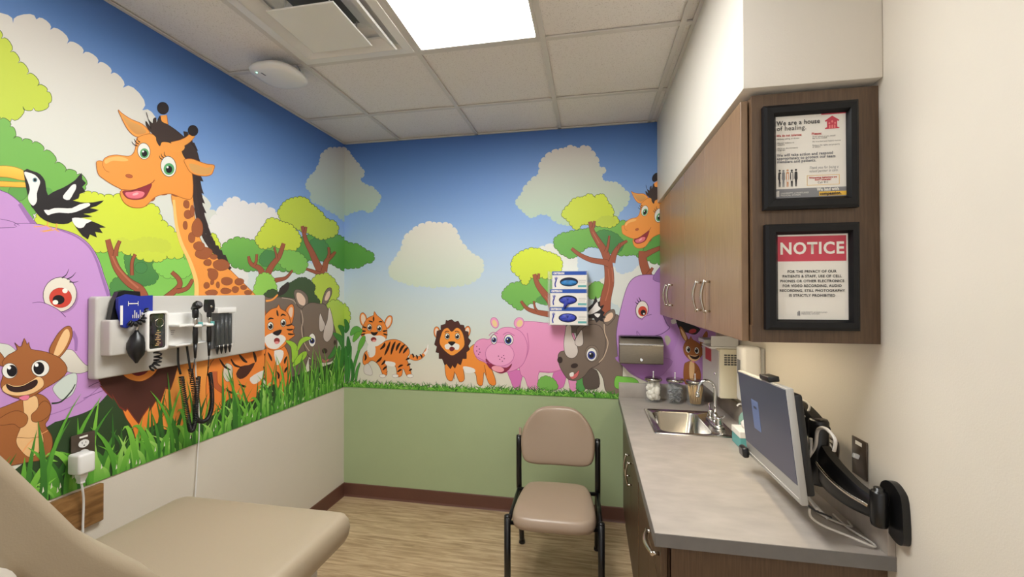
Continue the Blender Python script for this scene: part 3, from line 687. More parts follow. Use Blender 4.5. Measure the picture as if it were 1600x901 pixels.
# grass
def blade(mu, a0, z0, h, lean, w_, col, col2):
    P = []; n = 7
    for i in range(n+1):
        t = i/n
        P.append((a0+lean*t**2.0, z0+h*(t-.16*abs(lean)/h*t**3)))
    ws = [w_*(.85+.5*math.sin(PI*t_)*.6)*(1-t_**2.6)+.0006 for t_ in [i/n for i in range(n+1)]]
    s0 = mu.to; mu.rib(P, ws, col, col2, raw=True)
rnd = random.Random(5)
GC = [((58, 110, 44), (40, 84, 36)), ((78, 142, 52), (52, 108, 42)), ((108, 176, 60), (70, 138, 46)), ((136, 200, 74), (86, 156, 52)), ((170, 216, 110), (100, 170, 60))]
for row in range(5):
    a = .45
    while a < YB:
        k_ = .75+.25*math.sin(a*9+row*2)
        h = rnd.uniform(.12, .34)*(1-.13*row)*k_+.03; ln = rnd.uniform(-.1, .1)
        c = GC[min(4, max(0, row+rnd.choice((-1, -1, 0, 0, 1))))]
        blade(g, a, RAIL-.01, h, ln, rnd.uniform(.010, .021), *c); g.k -= .5
        a += rnd.uniform(.02, .05)
for i in range(30):      # broad bright blades that arch over
    a = rnd.uniform(.5, YB-.05); ln = rnd.choice((-1, 1))*rnd.uniform(.05, .12); h = rnd.uniform(.1, .2)
    c = rnd.choice(GC[2:])
    P = [(a+ln*t, RAIL+h*math.sin(PI*.62*t)) for t in [k/7 for k in range(8)]]
    g.rib(P, [.022*(1-t**2)+.001 for t in [k/7 for k in range(8)]], *c, raw=True)
for i in range(75):      # tall thin blades
    a = rnd.uniform(.5, YB-.03); c = rnd.choice(GC[1:4])
    blade(g, a, RAIL, rnd.uniform(.22, .38), rnd.uniform(-.12, .12), rnd.uniform(.010, .017), *c)
for i in range(46):      # white chinks between the stems
    a = rnd.uniform(.5, YB-.05); z = RAIL+rnd.uniform(0, .05)
    g.add([(a, z), (a+.006, z+.004), (a+.003, z+.022)], (228, 226, 210))
left = g.build('jungle wallpaper mural with a large giraffe, purple elephant and toucan, on the left wall')

# ======== back wall
g = Mural('B')
sky(g, XL+.0005, XR); g.k = 1
g.scal([(530, 234), (548, 243), (558, 257), (569, 270), (560, 282), (574, 291), (586, 297), (594, 308), (588, 320), (577, 332), (568, 326), (550, 330), (539, 334), (528, 330)], (196, 192, 190), (170, 194, 178), 7, None, depth=.4, seed=31)
g.scal([(806, 316), (816, 305), (826, 286), (844, 272), (845, 254), (857, 243), (866, 237), (882, 233), (893, 228), (904, 234), (913, 228), (922, 233), (926, 242), (935, 250), (934, 262), (948, 264), (938, 273), (942, 284), (954, 285), (966, 288), (974, 297), (983, 307), (979, 316), (966, 330), (952, 345), (880, 350), (861, 336), (846, 331), (830, 340), (818, 328)], (204, 196, 190), (182, 208, 184), 9, None, depth=.38, seed=32, sm=2)
g.scal([(628, 392), (632, 374), (640, 364), (656, 353), (668, 350), (678, 348), (688, 352), (697, 348), (704, 353), (712, 362), (720, 380), (734, 396), (750, 404), (755, 416), (748, 430), (736, 440), (700, 446), (655, 445), (618, 436), (608, 425), (614, 410)], (232, 226, 216), (200, 214, 196), 9, None, depth=.36, seed=33, sm=2)
g.scal([(832, 400), (850, 386), (868, 384), (890, 400), (940, 410), (975, 420), (1000, 384), (1060, 380), (1110, 400), (1110, 560), (985, 560), (978, 500), (962, 470), (930, 470), (905, 440), (850, 420)], (226, 226, 222), (214, 222, 206), 12, None, depth=.3, seed=34)
g.scal([(905, 395), (925, 390), (948, 398), (950, 420), (930, 440), (908, 430)], (186, 206, 226), None, 8, None, depth=.3, seed=44)
g.scal([(962, 400), (985, 385), (1000, 400), (990, 420), (966, 425)], (186, 206, 226), None, 8, None, depth=.3, seed=45)
g.scal([(530, 378), (548, 382), (562, 384), (570, 393), (579, 394), (585, 406), (572, 409), (565, 415), (550, 417), (530, 414)], (100, 164, 76), (84, 148, 68), 7, GO, .7, .36, seed=35)
g.scal([(530, 474), (540, 478), (546, 492), (543, 506), (530, 508)], (180, 206, 84), None, 6, GO, .7, .36, seed=36)
# trees on the right
g.scal([(1000, 366), (1020, 350), (1060, 345), (1090, 380), (1050, 410), (1012, 405), (990, 392)], GRN2, None, 10, GO, .8, .36, seed=37)
g.scal([(866, 376), (876, 367), (896, 362), (940, 354), (972, 346), (990, 352), (1002, 366), (1006, 382), (998, 395), (980, 397), (962, 396), (946, 388), (920, 384), (908, 392), (896, 402), (884, 399), (872, 390)], GRN, (104, 168, 78), 7, GO, .7, .36, seed=38)
g.scal([(934, 380), (930, 366), (945, 360), (962, 366), (974, 380), (966, 394), (950, 394), (942, 388)], (80, 142, 78), (70, 128, 72), 6, (56, 100, 56), .6, .3, seed=39)
g.scal([(879, 332), (888, 322), (897, 311), (914, 308), (921, 303), (930, 309), (938, 303), (945, 307), (950, 318), (958, 328), (957, 338), (967, 343), (964, 349), (951, 355), (940, 352), (924, 350), (908, 350), (902, 360), (894, 352), (888, 342), (880, 339)], (210, 224, 66), (196, 212, 68), 6, GO, .7, .36, seed=40, sm=2)
g.scal([(932, 350), (938, 340), (954, 338), (962, 346), (950, 353)], (190, 206, 72), None, 5, None, depth=.3, seed=51)
g.scal([(785, 460), (796, 446), (818, 440), (834, 434), (860, 436), (862, 470), (850, 474), (838, 470), (822, 476), (812, 484), (800, 474), (790, 468)], GRN, (112, 176, 84), 7, GO, .7, .36, seed=41)
g.scal([(838, 470), (846, 462), (856, 466), (852, 475)], (90, 150, 78), None, 5, None, depth=.3, seed=52)
g.scal([(800, 416), (802, 404), (812, 396), (826, 390), (842, 389), (852, 394), (868, 398), (878, 410), (874, 424), (862, 434), (846, 432), (830, 430), (824, 444), (817, 442), (812, 430), (802, 424)], (216, 230, 64), (200, 216, 66), 7, GO, .7, .36, seed=42, sm=2)
g.scal([(920, 455), (924, 444), (936, 441), (943, 450), (938, 462), (922, 466)], GRN, None, 6, GO, .6, .36, seed=43)
for P, a, b_ in (([(922, 346), (926, 362), (934, 376), (944, 392), (950, 410), (952, 440), (946, 470), (944, 520)], 5, 18), ([(929, 345), (927, 356)], 3, 4), ([(893, 388), (906, 398), (924, 406), (942, 409), (952, 412)], 4, 10), ([(980, 376), (968, 384), (960, 396), (956, 410)], 3, 10), ([(952, 368), (950, 384), (946, 394)], 2, 5), ([(968, 380), (966, 388)], 2, 3),
                 ([(835, 428), (840, 444), (850, 458), (862, 474), (870, 510)], 5, 14), ([(842, 427), (841, 436)], 3, 4), ([(814, 470), (824, 482), (842, 488), (866, 492)], 3, 9), ([(834, 470), (836, 480), (840, 486)], 2, 3),
                 ([(1004, 392), (1004, 404), (1008, 420), (1016, 440)], 11, 14), ([(1034, 386), (1020, 392), (1008, 398)], 5, 9), ([(1020, 418), (1016, 424), (1012, 430)], 3, 6)):
    g.st(P, a, b_, BR, None, BRO, ow=.6)
for P in ([(950, 420), (952, 445), (946, 470)], [(956, 418), (958, 440)], [(926, 362), (936, 380)], [(852, 462), (862, 478)]): g.st(P, 1, 1.6, (190, 112, 84))
# giraffe again, reaching in from the right
g.tr = lambda p: (lambda h: (.438+(h.y-1.562)*.88, 2.362+(h.z-2.412)*1.02))(hit(p[0], p[1], 0, XL))
giraffe(g); g.tr = None
# the tiger cub
g.st([(640, 556), (650, 560), (660, 556), (668, 544)], 7, 3, TG, None, TGO, ow=.5)
g.st([(663, 553), (667, 548), (669, 538)], 5, 1.2, WH)
g.poly([(587, 540), (597, 535), (607, 531), (618, 530), (628, 534), (638, 543), (640, 552), (636, 560), (640, 572), (643, 586), (636, 587), (630, 575), (628, 586), (621, 588), (619, 574), (612, 567), (604, 566), (605, 584), (599, 586), (594, 574), (588, 566), (580, 563), (572, 570), (567, 566), (569, 552), (576, 546)], TG, (236, 134, 58), TGO, .7, sm=3)
g.poly([(576, 538), (586, 540), (586, 554), (578, 558), (574, 548)], WH, sm=3); g.poly([(602, 564), (617, 566), (616, 572), (604, 570)], WH, sm=3)
g.poly([(569, 572), (576, 568), (582, 580), (580, 586), (570, 583)], (222, 214, 208), None, (150, 130, 120), .5)
for x in (598, 618, 641): g.ell(x, 587, 5, 2.8, WH, 0, (150, 130, 120), .5)
for cx_, cy2, r in ((568, 499, -.15), (607, 503, .35)):
    g.ell(cx_, cy2, 5.6, 11, TG, r, TGO, .7); g.ell(cx_, cy2, 3.6, 8.6, (238, 214, 196), r)
g.poly([(567, 510), (573, 498), (580, 494), (584, 492), (585, 486), (589, 492), (596, 498), (602, 506), (605, 516), (604, 528), (597, 536), (588, 540), (578, 538), (570, 530), (564, 522)], TG, None, TGO, .7, sm=2)
g.poly([(569, 524), (578, 521), (585, 524), (596, 524), (603, 530), (594, 538), (586, 541), (576, 538)], WH, sm=3)
g.eye(577.5, 511, 3.6, 5, None, 0, 2.7, .2, .5); g.eye(593, 512.5, 3.8, 5, None, 0, 2.8, -.2, .5)
g.poly([(579, 518), (585, 519), (591, 518), (588, 523), (585, 524), (582, 523)], (34, 26, 28), sm=2); g.ell(584, 530, 4.4, 3.6, (140, 46, 46)); g.ell(585, 532, 3, 1.8, (240, 160, 150))
tigerstripes(g, [[(594, 546), (600, 540), (601, 535), 3.4], [(601, 555), (606, 544), (610, 533), 3.4], [(611, 554), (614, 542), (618, 533), 3.4], [(619, 548), (622, 540), (626, 535), 3.4], [(624, 552), (628, 543), (633, 538), 3.4], [(630, 552), (634, 546), (638, 542), 3.2], [(588, 566), (593, 562), (597, 557), 3], [(596, 570), (600, 566), (602, 562), 2.8], [(598, 578), (602, 574), (605, 572), 2.6], [(603, 582), (606, 580), 2], [(570, 552), (572, 558), (570, 563), 2.6], [(576, 550), (577, 556), 2], [(622, 574), (626, 571), (630, 570), 2.6], [(621, 581), (625, 578), (628, 577), 2.4], [(634, 562), (638, 560), (640, 559), 2.6], [(636, 571), (639, 569), (642, 568), 2.4], [(639, 579), (642, 577), (644, 576), 2.2], [(644, 552), (646, 555), (646, 559), 2], [(650, 554), (652, 557), (652, 561), 2], [(656, 553), (659, 556), (659, 559), 2], [(564, 516), (568, 517), (572, 517), 2.2], [(564, 523), (568, 522), (571, 521), 2], [(605, 516), (601, 517), (598, 517), 2.2], [(606, 523), (602, 522), (599, 521), 2], [(576, 501), (580, 502), (583, 503), 1.8], [(592, 503), (595, 502), (598, 503), 1.8], [(584, 494), (584, 498), (584, 502), 2], [(566, 510), (570, 511), (573, 512), 1.8]])
# the lion
g.poly([(696, 560), (704, 552), (716, 560), (728, 550), (740, 538), (752, 540), (760, 560), (768, 576), (774, 592), (774, 601), (765, 600), (759, 586), (756, 582), (754, 601), (746, 599), (743, 583), (730, 577), (724, 574), (726, 592), (718, 596), (711, 582), (707, 594), (700, 593), (696, 582)], (244, 154, 66), (238, 138, 56), TGO, .7, sm=3)
g.poly([(724, 572), (740, 575), (742, 581), (728, 582)], WH, sm=3)
for cx_, cy2, r in ((683, 519, -.1), (730, 518, .2)):
    g.ell(cx_, cy2, 5, 9, TG, r, TGO, .7); g.ell(cx_, cy2, 3.2, 6.6, (238, 214, 196), r)
P = [(682, 527), (679, 538), (683, 541), (681, 550), (686, 551), (686, 560), (691, 560), (695, 570), (698, 568), (704, 576), (707, 570), (711, 575), (715, 567), (720, 570), (723, 560), (729, 560), (729, 550), (734, 546), (732, 540), (736, 532), (732, 528), (732, 518), (727, 517), (725, 508), (719, 507), (716, 501), (711, 503), (706, 499), (700, 501), (697, 500), (696, 506), (689, 508), (689, 515), (683, 517)]
g.poly(P, (82, 48, 40), (72, 40, 36), (40, 24, 22), .6, sm=2)
g.poly([(687, 535), (689, 524), (693, 515), (700, 512), (706, 518), (713, 512), (719, 514), (724, 523), (726, 538), (721, 546), (712, 553), (706, 555), (699, 551), (691, 543)], (246, 156, 66), None, TGO, .5, sm=3)
g.poly([(695, 539), (702, 536), (706, 537), (712, 536), (718, 539), (716, 546), (709, 545), (706, 542), (702, 545), (697, 545)], WH, sm=3)
g.eye(699, 525, 3.6, 4.8, None, 0, 2.7, .2, .4); g.eye(715, 525, 3.6, 4.8, None, 0, 2.7, -.2, .4)
g.poly([(700, 534), (706, 533), (712, 534), (709, 538), (706, 540), (703, 538)], (34, 26, 28), sm=2); g.poly([(702, 544), (706, 541), (711, 544), (708, 548), (704, 548)], (120, 40, 44), sm=2)
g.st([(695, 519), (699, 517), (702, 518)], 1.2, 1, (70, 36, 26)); g.st([(711, 518), (714, 517), (718, 519)], 1.2, 1, (70, 36, 26))
g.st([(710, 592), (710, 580)], .7, .7, TGO); g.st([(760, 586), (757, 570)], .7, .7, TGO)
# the hippopotamus
HP = (234, 156, 198); HO = (186, 96, 150); HD = (216, 120, 184)
g.poly([(794, 578), (816, 580), (814, 596), (812, 607), (804, 607), (798, 594)], HD, None, HO, .7)
g.poly([(866, 580), (884, 578), (880, 604), (864, 604)], HD, None, HO, .7)
g.poly([(806, 508), (817, 502), (832, 502), (850, 504), (878, 506), (896, 520), (900, 545), (898, 570), (906, 590), (903, 608), (892, 610), (886, 584), (876, 578), (858, 582), (842, 582), (840, 608), (827, 608), (820, 590), (812, 578)], HP, (230, 148, 192), HO, .8)
g.st([(824, 520), (826, 545), (818, 566), (806, 578)], 1.4, 1.4, (206, 118, 168)); g.st([(842, 580), (862, 581), (878, 577)], 2, 2, (206, 118, 168))
g.ell(773, 504, 6, 8.6, HP, -.35, HO, .7); g.ell(773, 505, 3.6, 5.8, (236, 206, 150), -.35)
g.poly([(774, 520), (785, 512), (802, 512), (816, 520), (824, 538), (822, 558), (814, 572), (798, 580), (780, 580), (766, 574), (758, 566), (746, 560), (740, 546), (744, 534), (754, 529), (764, 530), (769, 524)], HP, (228, 146, 192), HO, .8)
g.ell(811, 504, 7.6, 8.4, HP, .45, HO, .7); g.ell(812, 505, 4.6, 5.8, (236, 206, 150), .45)
g.poly([(759, 560), (766, 566), (780, 572), (792, 574), (800, 568), (795, 577), (784, 583), (772, 579), (763, 572)], (140, 40, 70), None, (110, 30, 60), .5); g.ell(778, 576, 10, 4.6, (240, 160, 176), .2)
g.ell(781, 553, 22.5, 18.5, (238, 164, 204), .1, HO, .7)
g.st([(743, 556), (756, 563), (766, 568)], .8, .8, HO)
for x, y in ((745, 541), (749, 545), (745, 548), (750, 550), (748, 553), (779, 556), (784, 558), (787, 555), (781, 561), (788, 560), (785, 564)): g.ell(x, y, .9, .9, (120, 50, 90))
g.eye(772, 530, 4.6, 7.4, (46, 70, 150), 3.6, 2.4, 0, .8); g.eye(795, 530.5, 7, 8.4, (46, 70, 150), 5, 3.2, -.6, 1)
g.st([(764, 524), (770, 519), (778, 521)], 1, 1, HO); g.st([(786, 523), (794, 519), (804, 524)], 1, 1, HO)
# bushes and the second rhinoceros
g.scal([(842, 604), (844, 592), (854, 588), (866, 594), (870, 608)], GRN, None, 6, GO, .6, .3, seed=46); g.scal([(902, 608), (904, 590), (914, 586), (914, 608)], (90, 160, 84), None, 6, GO, .6, .3, seed=47)
g.poly([(884, 480), (905, 478), (926, 480), (925, 520), (884, 520)], (104, 92, 84), sm=0)
g.poly([(912, 580), (932, 578), (936, 604), (914, 606)], (92, 80, 72), None, RHO, .6)
g.poly([(900, 520), (912, 505), (926, 500), (940, 498), (956, 492), (968, 496), (972, 540), (970, 612), (948, 612), (942, 590), (932, 576), (915, 570)], RH, (128, 110, 98), RHO, .8)
g.poly([(942, 500), (946, 490), (954, 484), (960, 484), (961, 494), (956, 502), (948, 508)], RH, None, RHO, .8); g.poly([(944, 502), (948, 492), (956, 488), (958, 494), (952, 501)], (236, 200, 170), sm=3)
g.poly([(872, 556), (876, 549), (886, 546), (896, 534), (904, 520), (914, 510), (928, 506), (940, 512), (946, 530), (944, 552), (936, 568), (922, 576), (912, 588), (900, 594), (888, 592), (880, 582), (874, 570)], RH, (118, 102, 90), RHO, .8)
g.st([(944, 506), (945, 520), (950, 536), (944, 556), (936, 566)], 1.4, 1.2, (208, 186, 160))
g.poly([(885, 509), (892, 509), (894, 524), (901, 538), (903, 550), (898, 558), (890, 559), (883, 552), (881, 536), (883, 520)], (232, 222, 214), (208, 196, 188), RHO, .7)
g.poly([(909, 515), (911, 526), (911, 537), (905, 541), (899, 538), (899, 530), (904, 521)], (232, 222, 214), (208, 196, 188), RHO, .7)
g.ell(925, 552, 11, 13, (134, 118, 104), 0, RHO, .6); g.eye(924.5, 553.5, 8.2, 10.4, (60, 70, 150), 6, 3.8, -.4, 1)
g.ell(875, 562, 4, 5, (56, 42, 38), 0, RHO, .5); g.ell(897.5, 571, 5.6, 3.6, (56, 42, 38), -.2, RHO, .5)
g.poly([(890, 586), (898, 584), (905, 578), (902, 588), (894, 592)], (214, 110, 110), None, (100, 40, 40), .5); g.poly([(890, 583), (896, 581), (896, 587), (891, 588)], WH, sm=2)
# elephant on the right
g.poly([(963, 522), (966, 500), (973, 470), (980, 448), (988, 436), (1000, 430), (1016, 429), (1036, 430), (1120, 430), (1120, 606), (1040, 606), (1010, 592), (990, 578), (972, 556), (966, 560), (964, 540)], (196, 148, 208), (192, 142, 206), PURO)
g.poly([(1040, 520), (1052, 508), (1062, 512), (1056, 540), (1046, 560), (1040, 590), (1030, 590), (1036, 556)], (188, 136, 202), sm=3)
g.st([(968, 536), (970, 560), (986, 582), (1014, 596)], 3, 3, PURD)
g.poly([(966, 556), (1046, 560), (1040, 580), (1026, 590), (1006, 592), (986, 580), (972, 570)], (176, 124, 192), (170, 118, 188), PURD, .7)
g.poly([(1020, 436), (1030, 418), (1036, 416), (1040, 440)], PURD, None, PURO, .6)
g.st([(1006, 528), (1000, 523), (995, 517), (996, 526)], 1, 1.6, PURD)
g.st([(1035, 490), (1042, 506), (1046, 512), (1032, 522), (1012, 526)], 1.2, 1, PURO)
g.poly([(1038, 526), (1044, 524), (1048, 532), (1042, 540)], (190, 180, 160), sm=2)
g.ell(1003, 484, 11, 15, (166, 124, 176), .1); g.ell(1003, 483.5, 9.6, 13.6, (236, 226, 214), .1, (80, 50, 80), .8)
g.ell(1004, 486, 7, 8, (206, 74, 56)); g.ell(1005, 488, 4, 4.4, (34, 24, 26)); g.ell(1006, 490, 1.4, 1.4, (250, 250, 250))
g.poly([(1000, 500), (1008, 493), (1016, 491), (1014, 500), (1004, 503)], (196, 148, 208), sm=3); g.st([(1002, 500), (1008, 494), (1018, 491)], .8, .8, PURO)
for P in ([(999, 472), (996, 469), (995, 466)], [(1001, 470), (999, 466), (998, 464)], [(997, 475), (994, 473), (993, 471)]): g.st(P, 1.6, .5, (50, 36, 56))
g.poly([(1050, 498), (1056, 501), (1060, 508), (1078, 518), (1086, 520), (1094, 514), (1100, 500), (1100, 480), (1050, 480)], (188, 134, 200), None, PURO, .8)
g.poly([(1056, 498), (1062, 500), (1078, 506), (1092, 512), (1093, 516), (1086, 522), (1076, 520), (1062, 514)], (48, 42, 46), None, (30, 26, 30), .5); g.ell(1082, 517, 6, 3.4, (200, 70, 76), -.2); g.poly([(1048, 500), (1054, 498), (1057, 504), (1050, 506)], (236, 232, 226), sm=2)
g.poly([(962, 588), (974, 588), (990, 590), (998, 598), (990, 606), (962, 606)], (124, 196, 78), None, GO, .6)
# wing of the toucan beside the gloves
g.poly([(905, 500), (917, 482), (926, 474), (931, 462), (934, 472), (937, 470), (938, 478), (944, 476), (940, 484), (945, 488), (942, 492), (947, 496), (941, 497), (944, 503), (936, 500), (932, 504), (928, 497), (916, 496)], BK, sm=0)
g.poly([(926, 480), (933, 471), (935, 478), (939, 482), (930, 488), (922, 491), (918, 489)], (240, 236, 232), sm=2); g.poly([(928, 490), (938, 490), (934, 496)], (240, 236, 232), sm=2)
# small kangaroo
g.tr = lambda p: (lambda h: (.626+(h.y-1.061)*.82, 1.197+(h.z-1.322)*.85))(hit(p[0], p[1], 0, XL))
g.poly([(6, 640), (20, 626), (46, 616), (68, 626), (79, 640), (82, 660), (76, 690), (60, 712), (20, 716), (2, 690)], KB, (158, 96, 54), KO)
g.poly([(34, 622), (52, 620), (56, 640), (50, 680), (36, 690), (30, 660)], KP, None, KO, .6)
g.poly([(70, 640), (82, 650), (80, 672), (64, 684), (50, 676), (54, 658), (64, 650)], KB, None, KO, .8)
g.poly([(20, 552), (2, 540), (-12, 520), (-16, 500), (-8, 496), (8, 510), (24, 534), (30, 548)], KB, None, KO); g.poly([(16, 548), (2, 534), (-8, 514), (-10, 504), (2, 512), (18, 532)], KP, sm=3)
g.poly([(80, 550), (88, 532), (96, 518), (106, 506), (112, 512), (110, 530), (102, 548), (92, 558)], KB, None, KO)
g.poly([(28, 541), (33, 540), (40, 528), (44, 534), (52, 541), (66, 545), (82, 554), (92, 570), (90, 586), (78, 600), (66, 610), (52, 616), (36, 616), (18, 606), (6, 594), (2, 574), (12, 554)], KB, None, KO, sm=2)
g.poly([(24, 600), (34, 596), (50, 596), (70, 592), (80, 598), (68, 610), (52, 617), (34, 614)], KP, None, KO, .5)
g.eye(26, 578, 11, 12, None, 0, 7.4, 2, 0); g.eye(66, 576, 10, 12, None, 0, 7, -1, 0)
g.poly([(30, 596), (42, 599), (60, 598), (76, 591), (74, 600), (60, 608), (42, 607)], (56, 34, 32)); g.ell(50, 619, 6, 2.6, (236, 130, 160))
g.tr = None
# leaves near the corner
for P, wd, c in (([(545, 596), (546, 570), (549, 540)], 4, (70, 140, 64)), ([(551, 600), (553, 575), (560, 550), (566, 536)], 3, (88, 156, 70)), ([(552, 534), (560, 520), (566, 514)], 8, (110, 176, 70)), ([(560, 548), (566, 534), (570, 524)], 7, (110, 176, 70)), ([(548, 524), (556, 514), (565, 516)], 8, (100, 170, 76)), ([(539, 560), (545, 545), (544, 525)], 6, (62, 122, 58)), ([(540, 520), (543, 510), (539, 498)], 6, (62, 122, 58)), ([(541, 600), (542, 570), (540, 540)], 5, (70, 136, 60)), ([(556, 600), (558, 580), (563, 566)], 3, (88, 156, 70)), ([(548, 600), (552, 585), (549, 560)], 4, (60, 120, 54))):
    g.st(P, 1, 1, c, None, (48, 92, 46), mid=wd, ow=.4)
g.rib([(XL, RAIL), (.3, RAIL)], [.05, .05], (58, 96, 48), raw=True)
for row in range(4):
    a = XL
    while a < .3:
        h = rnd.uniform(.035, .085)*(1-.12*row); ln = rnd.uniform(-.06, .06)
        c = GC[min(4, max(0, row+rnd.choice((-1, 0, 1))))]
        blade(g, a, RAIL-.006, h, ln, rnd.uniform(.005, .009), *c); g.k -= .8
        a += rnd.uniform(.006, .014)
g.build('jungle wallpaper mural with tiger cub, lion and pink hippo, on the far wall')

# ================================================================== ceiling fixtures
def troffer(name_lbl, x0, y0, x1, y1, lens):
    t = thing('ceiling_light', name_lbl, 'ceiling light', ((x0+x1)/2, (y0+y1)/2, H))
    f = .03
    mb = MB()
    for a, b in (((x0+.013, y0+.013, H-.004), (x0+f, y1-.013, H+.02)), ((x1-f, y0+.013, H-.004), (x1-.013, y1-.013, H+.02)), ((x0+f, y0+.013, H-.004), (x1-f, y0+f, H+.02)), ((x0+f, y1-f, H-.004), (x1-f, y1-.013, H+.02))): mb.box(a, b, .001, 1)
    mb.build('frame', M['tbar'], t)
    MB().box((x0+f, y0+f, H+.004), (x1-f, y1-f, H+.012)).build('diffuser', M[lens], t)
    return t
troffer('long lit ceiling light panel beside the square air diffuser', -.8216, .6934, -.212, 1.9127, 'lamp')
troffer('square ceiling light panel near the doorway behind the camera', .3976, -1.1354, 1.0072, -.5258, 'lamp2')
# square plaque air diffuser
x0, y0, x1, y1 = -1.4312, 1.303, -.8216, 1.9127; cx_, cy2 = (x0+x1)/2, (y0+y1)/2
t = thing('air_diffuser', 'white square ceiling air diffuser with flat hanging plaque', 'air vent', (cx_, cy2, H))
def sqring(h, z): return [(cx_-h, cy2-h, z), (cx_+h, cy2-h, z), (cx_+h, cy2+h, z), (cx_-h, cy2+h, z)]
MB().loft([sqring(.292, H-.002), sqring(.25, H-.004), sqring(.246, H-.001), sqring(.235, H+.01), sqring(.14, H+.045), sqring(.11, H+.05)], smooth=False, caps=False).build('frame', M['white'], t)
MB().loft([sqring(.232, H-.012), sqring(.226, H-.018), sqring(.18, H+.012), sqring(.175, H+.02), sqring(.18, H+.014)], smooth=False, caps=False).build('cone', M['white'], t)
MB().box((cx_-.115, cy2-.115, H+.05), (cx_+.115, cy2+.115, H+.055)).build('duct', M['greyd'], t)
mb = MB(); mb.loft([sqring(.148, H-.032), sqring(.15, H-.036), sqring(.146, H-.038), sqring(.02, H-.034)], smooth=False)
mb.build('plaque', M['white'], t)
for a in (-.1, .1):
    for b in (-.1, .1): MB().tube([(cx_+a, cy2+b, H-.034), (cx_+a, cy2+b, H+.05)], .003, 6).build('hanger', M['white'], t)
# wireless access point
t = thing('wireless_access_point', 'round white wireless unit clipped to the ceiling beside the air diffuser', 'wireless unit', (-1.555, 1.872, H-.06))
c_ = (-1.555, 1.872, 0)
MB().lathe([(.02, H-.078), (.09, H-.076), (.118, H-.068), (.122, H-.058), (.112, H-.042), (.06, H-.036), (.02, H-.036)], c_, 40, sq=2.6).build('body', M['white'], t)
MB().box((-1.60, 1.83, H-.04), (-1.50, 1.89, H-.0035), .003).build('bracket', M['grey'], t)
MB().box((-1.62, 1.79, H-.0785), (-1.614, 1.796, H-.077)).build('status_light', emis('status', (170, 255, 220), 3), t)
MB().tube([(-1.49, 1.90, H-.05), (-1.462, 1.905, H-.03), (-1.47, 1.89, H-.004)], .003, 8, smooth=5).build('cable', M['inkgrey'], t)
mb = MB()
for k in range(4): mb.box((-1.600, 1.80+k*.007, H-.0782), (-1.592, 1.805+k*.007, H-.0770))
mb.build('logo', M['inkgrey'], t)

# ================================================================== wall cabinets
CX, CTOP, CBOT = .456, 2.172, 1.43
def bow(mb, a, b, out, r=.0052):
    """bow handle between feet a and b, bulging by vector out"""
    a, b, out = Vector(a), Vector(b), Vector(out); d = b-a
    mb.tube([a, a+out*.72], r*.85, 10); mb.tube([b, b+out*.72], r*.85, 10)
    P = []
    for i in range(15):
        t_ = -.07+1.14*i/14; P.append(a+d*t_+out*(.66+.36*math.sin(PI*min(1, max(0, t_)))))
    mb.tube(P, [r*(.8+.35*math.sin(PI*i/14)) for i in range(15)], 10)
def wall_cab(y0, y1, label, seams, handles):
    t = thing('wall_cabinet', label, 'cabinet', ((CX+XR)/2, (y0+y1)/2, CBOT), 'wall cabinets over the worktop')
    mb = MB()
    mb.box((CX+.024, y0, CBOT+.022), (XR-.001, y1, CTOP)); mb.box((CX+.024, y0, CBOT), (XR-.001, y0+.018, CBOT+.022)); mb.box((CX+.021, y0, CBOT), (CX+.024, y1, CBOT+.05))
    weighted(mb.build('body', M['laminate'], t))
    for (a, b), hy in zip(seams, handles):
        d = weighted(MB().box((CX, a+.0015, CBOT), (CX+.02, b-.0015, CTOP-.006), .0012, 1).build('door', M['doorlam'], t))
        mb = MB(); bow(mb, (CX, hy, 1.62), (CX, hy, 1.505), (-.032, 0, 0)); mb.build('handle', M['nickel'], d)
    return t
wall_cab(1.372, 2.177, 'brown two-door wall cabinet with the framed signs on its end', [(1.392, 1.805), (1.805, 2.175)], [1.74, 1.87])
wall_cab(2.178, YB-.001, 'brown two-door wall cabinet in the corner beside the mural', [(2.18, 2.545), (2.545, 2.93)], [2.49, 2.60])
t = MB().box((.50, 1.5, CBOT+.010), (.56, 2.17, CBOT+.0215), .003)
t = t.build('under_cabinet_light', M['white'], loc=(.53, 1.85, CBOT+.010)); tag(t, 'slim lit light bar on the underside of the wall cabinets', 'light')
MB().box((.505, 1.52, CBOT+.007), (.555, 2.15, CBOT+.0098)).build('lens', M['tube'], t)

# ================================================================== base cabinets and worktop
WZ = .86; BX = .213; BY = 1.352
def fn_end(u, v, d): return (u, BY-d, v)
def base_cab(name, label, y0, y1):
    t = thing(name, label, 'cabinet', ((BX+XR)/2, (y0+y1)/2, 0), 'base cabinets under the worktop')
    mb = MB(); mb.box((BX+.022, y0, .1), (XR-.001, y0+.018, .8185)); mb.box((BX+.022, y1-.018, .1), (XR-.001, y1, .8185)); mb.box((BX+.022, y0+.018, .1), (XR-.001, y1-.018, .118)); mb.box((BX+.0215, y0, .1), (BX+.026, y1, .8185)); mb.box((BX+.075, y0+.001, 0), (XR-.002, y1-.001, .1005))
    mb.build('body', M['laminate'], t); return t
t = base_cab('sink_cabinet', 'brown two-door base cabinet under the sink', 2.008, YB-.001)
for a, b, hy in ((2.012, 2.382, 2.325), (2.382, 2.752, 2.44)):
    d = weighted(MB().box((BX, a+.0015, .105), (BX+.02, b-.0015, .812), .0012, 1).build('door', M['laminate'], t))
    mb = MB(); bow(mb, (BX, hy, .665), (BX, hy, .55), (-.03, 0, 0)); mb.build('handle', M['nickel'], d)
MB().box((BX+.004, 2.754, .1), (BX+.021, YB-.001, .812)).build('filler', M['laminate'], t)
t = base_cab('drawer_cabinet', 'brown base cabinet with drawer at the near end of the worktop', BY, 2.007)
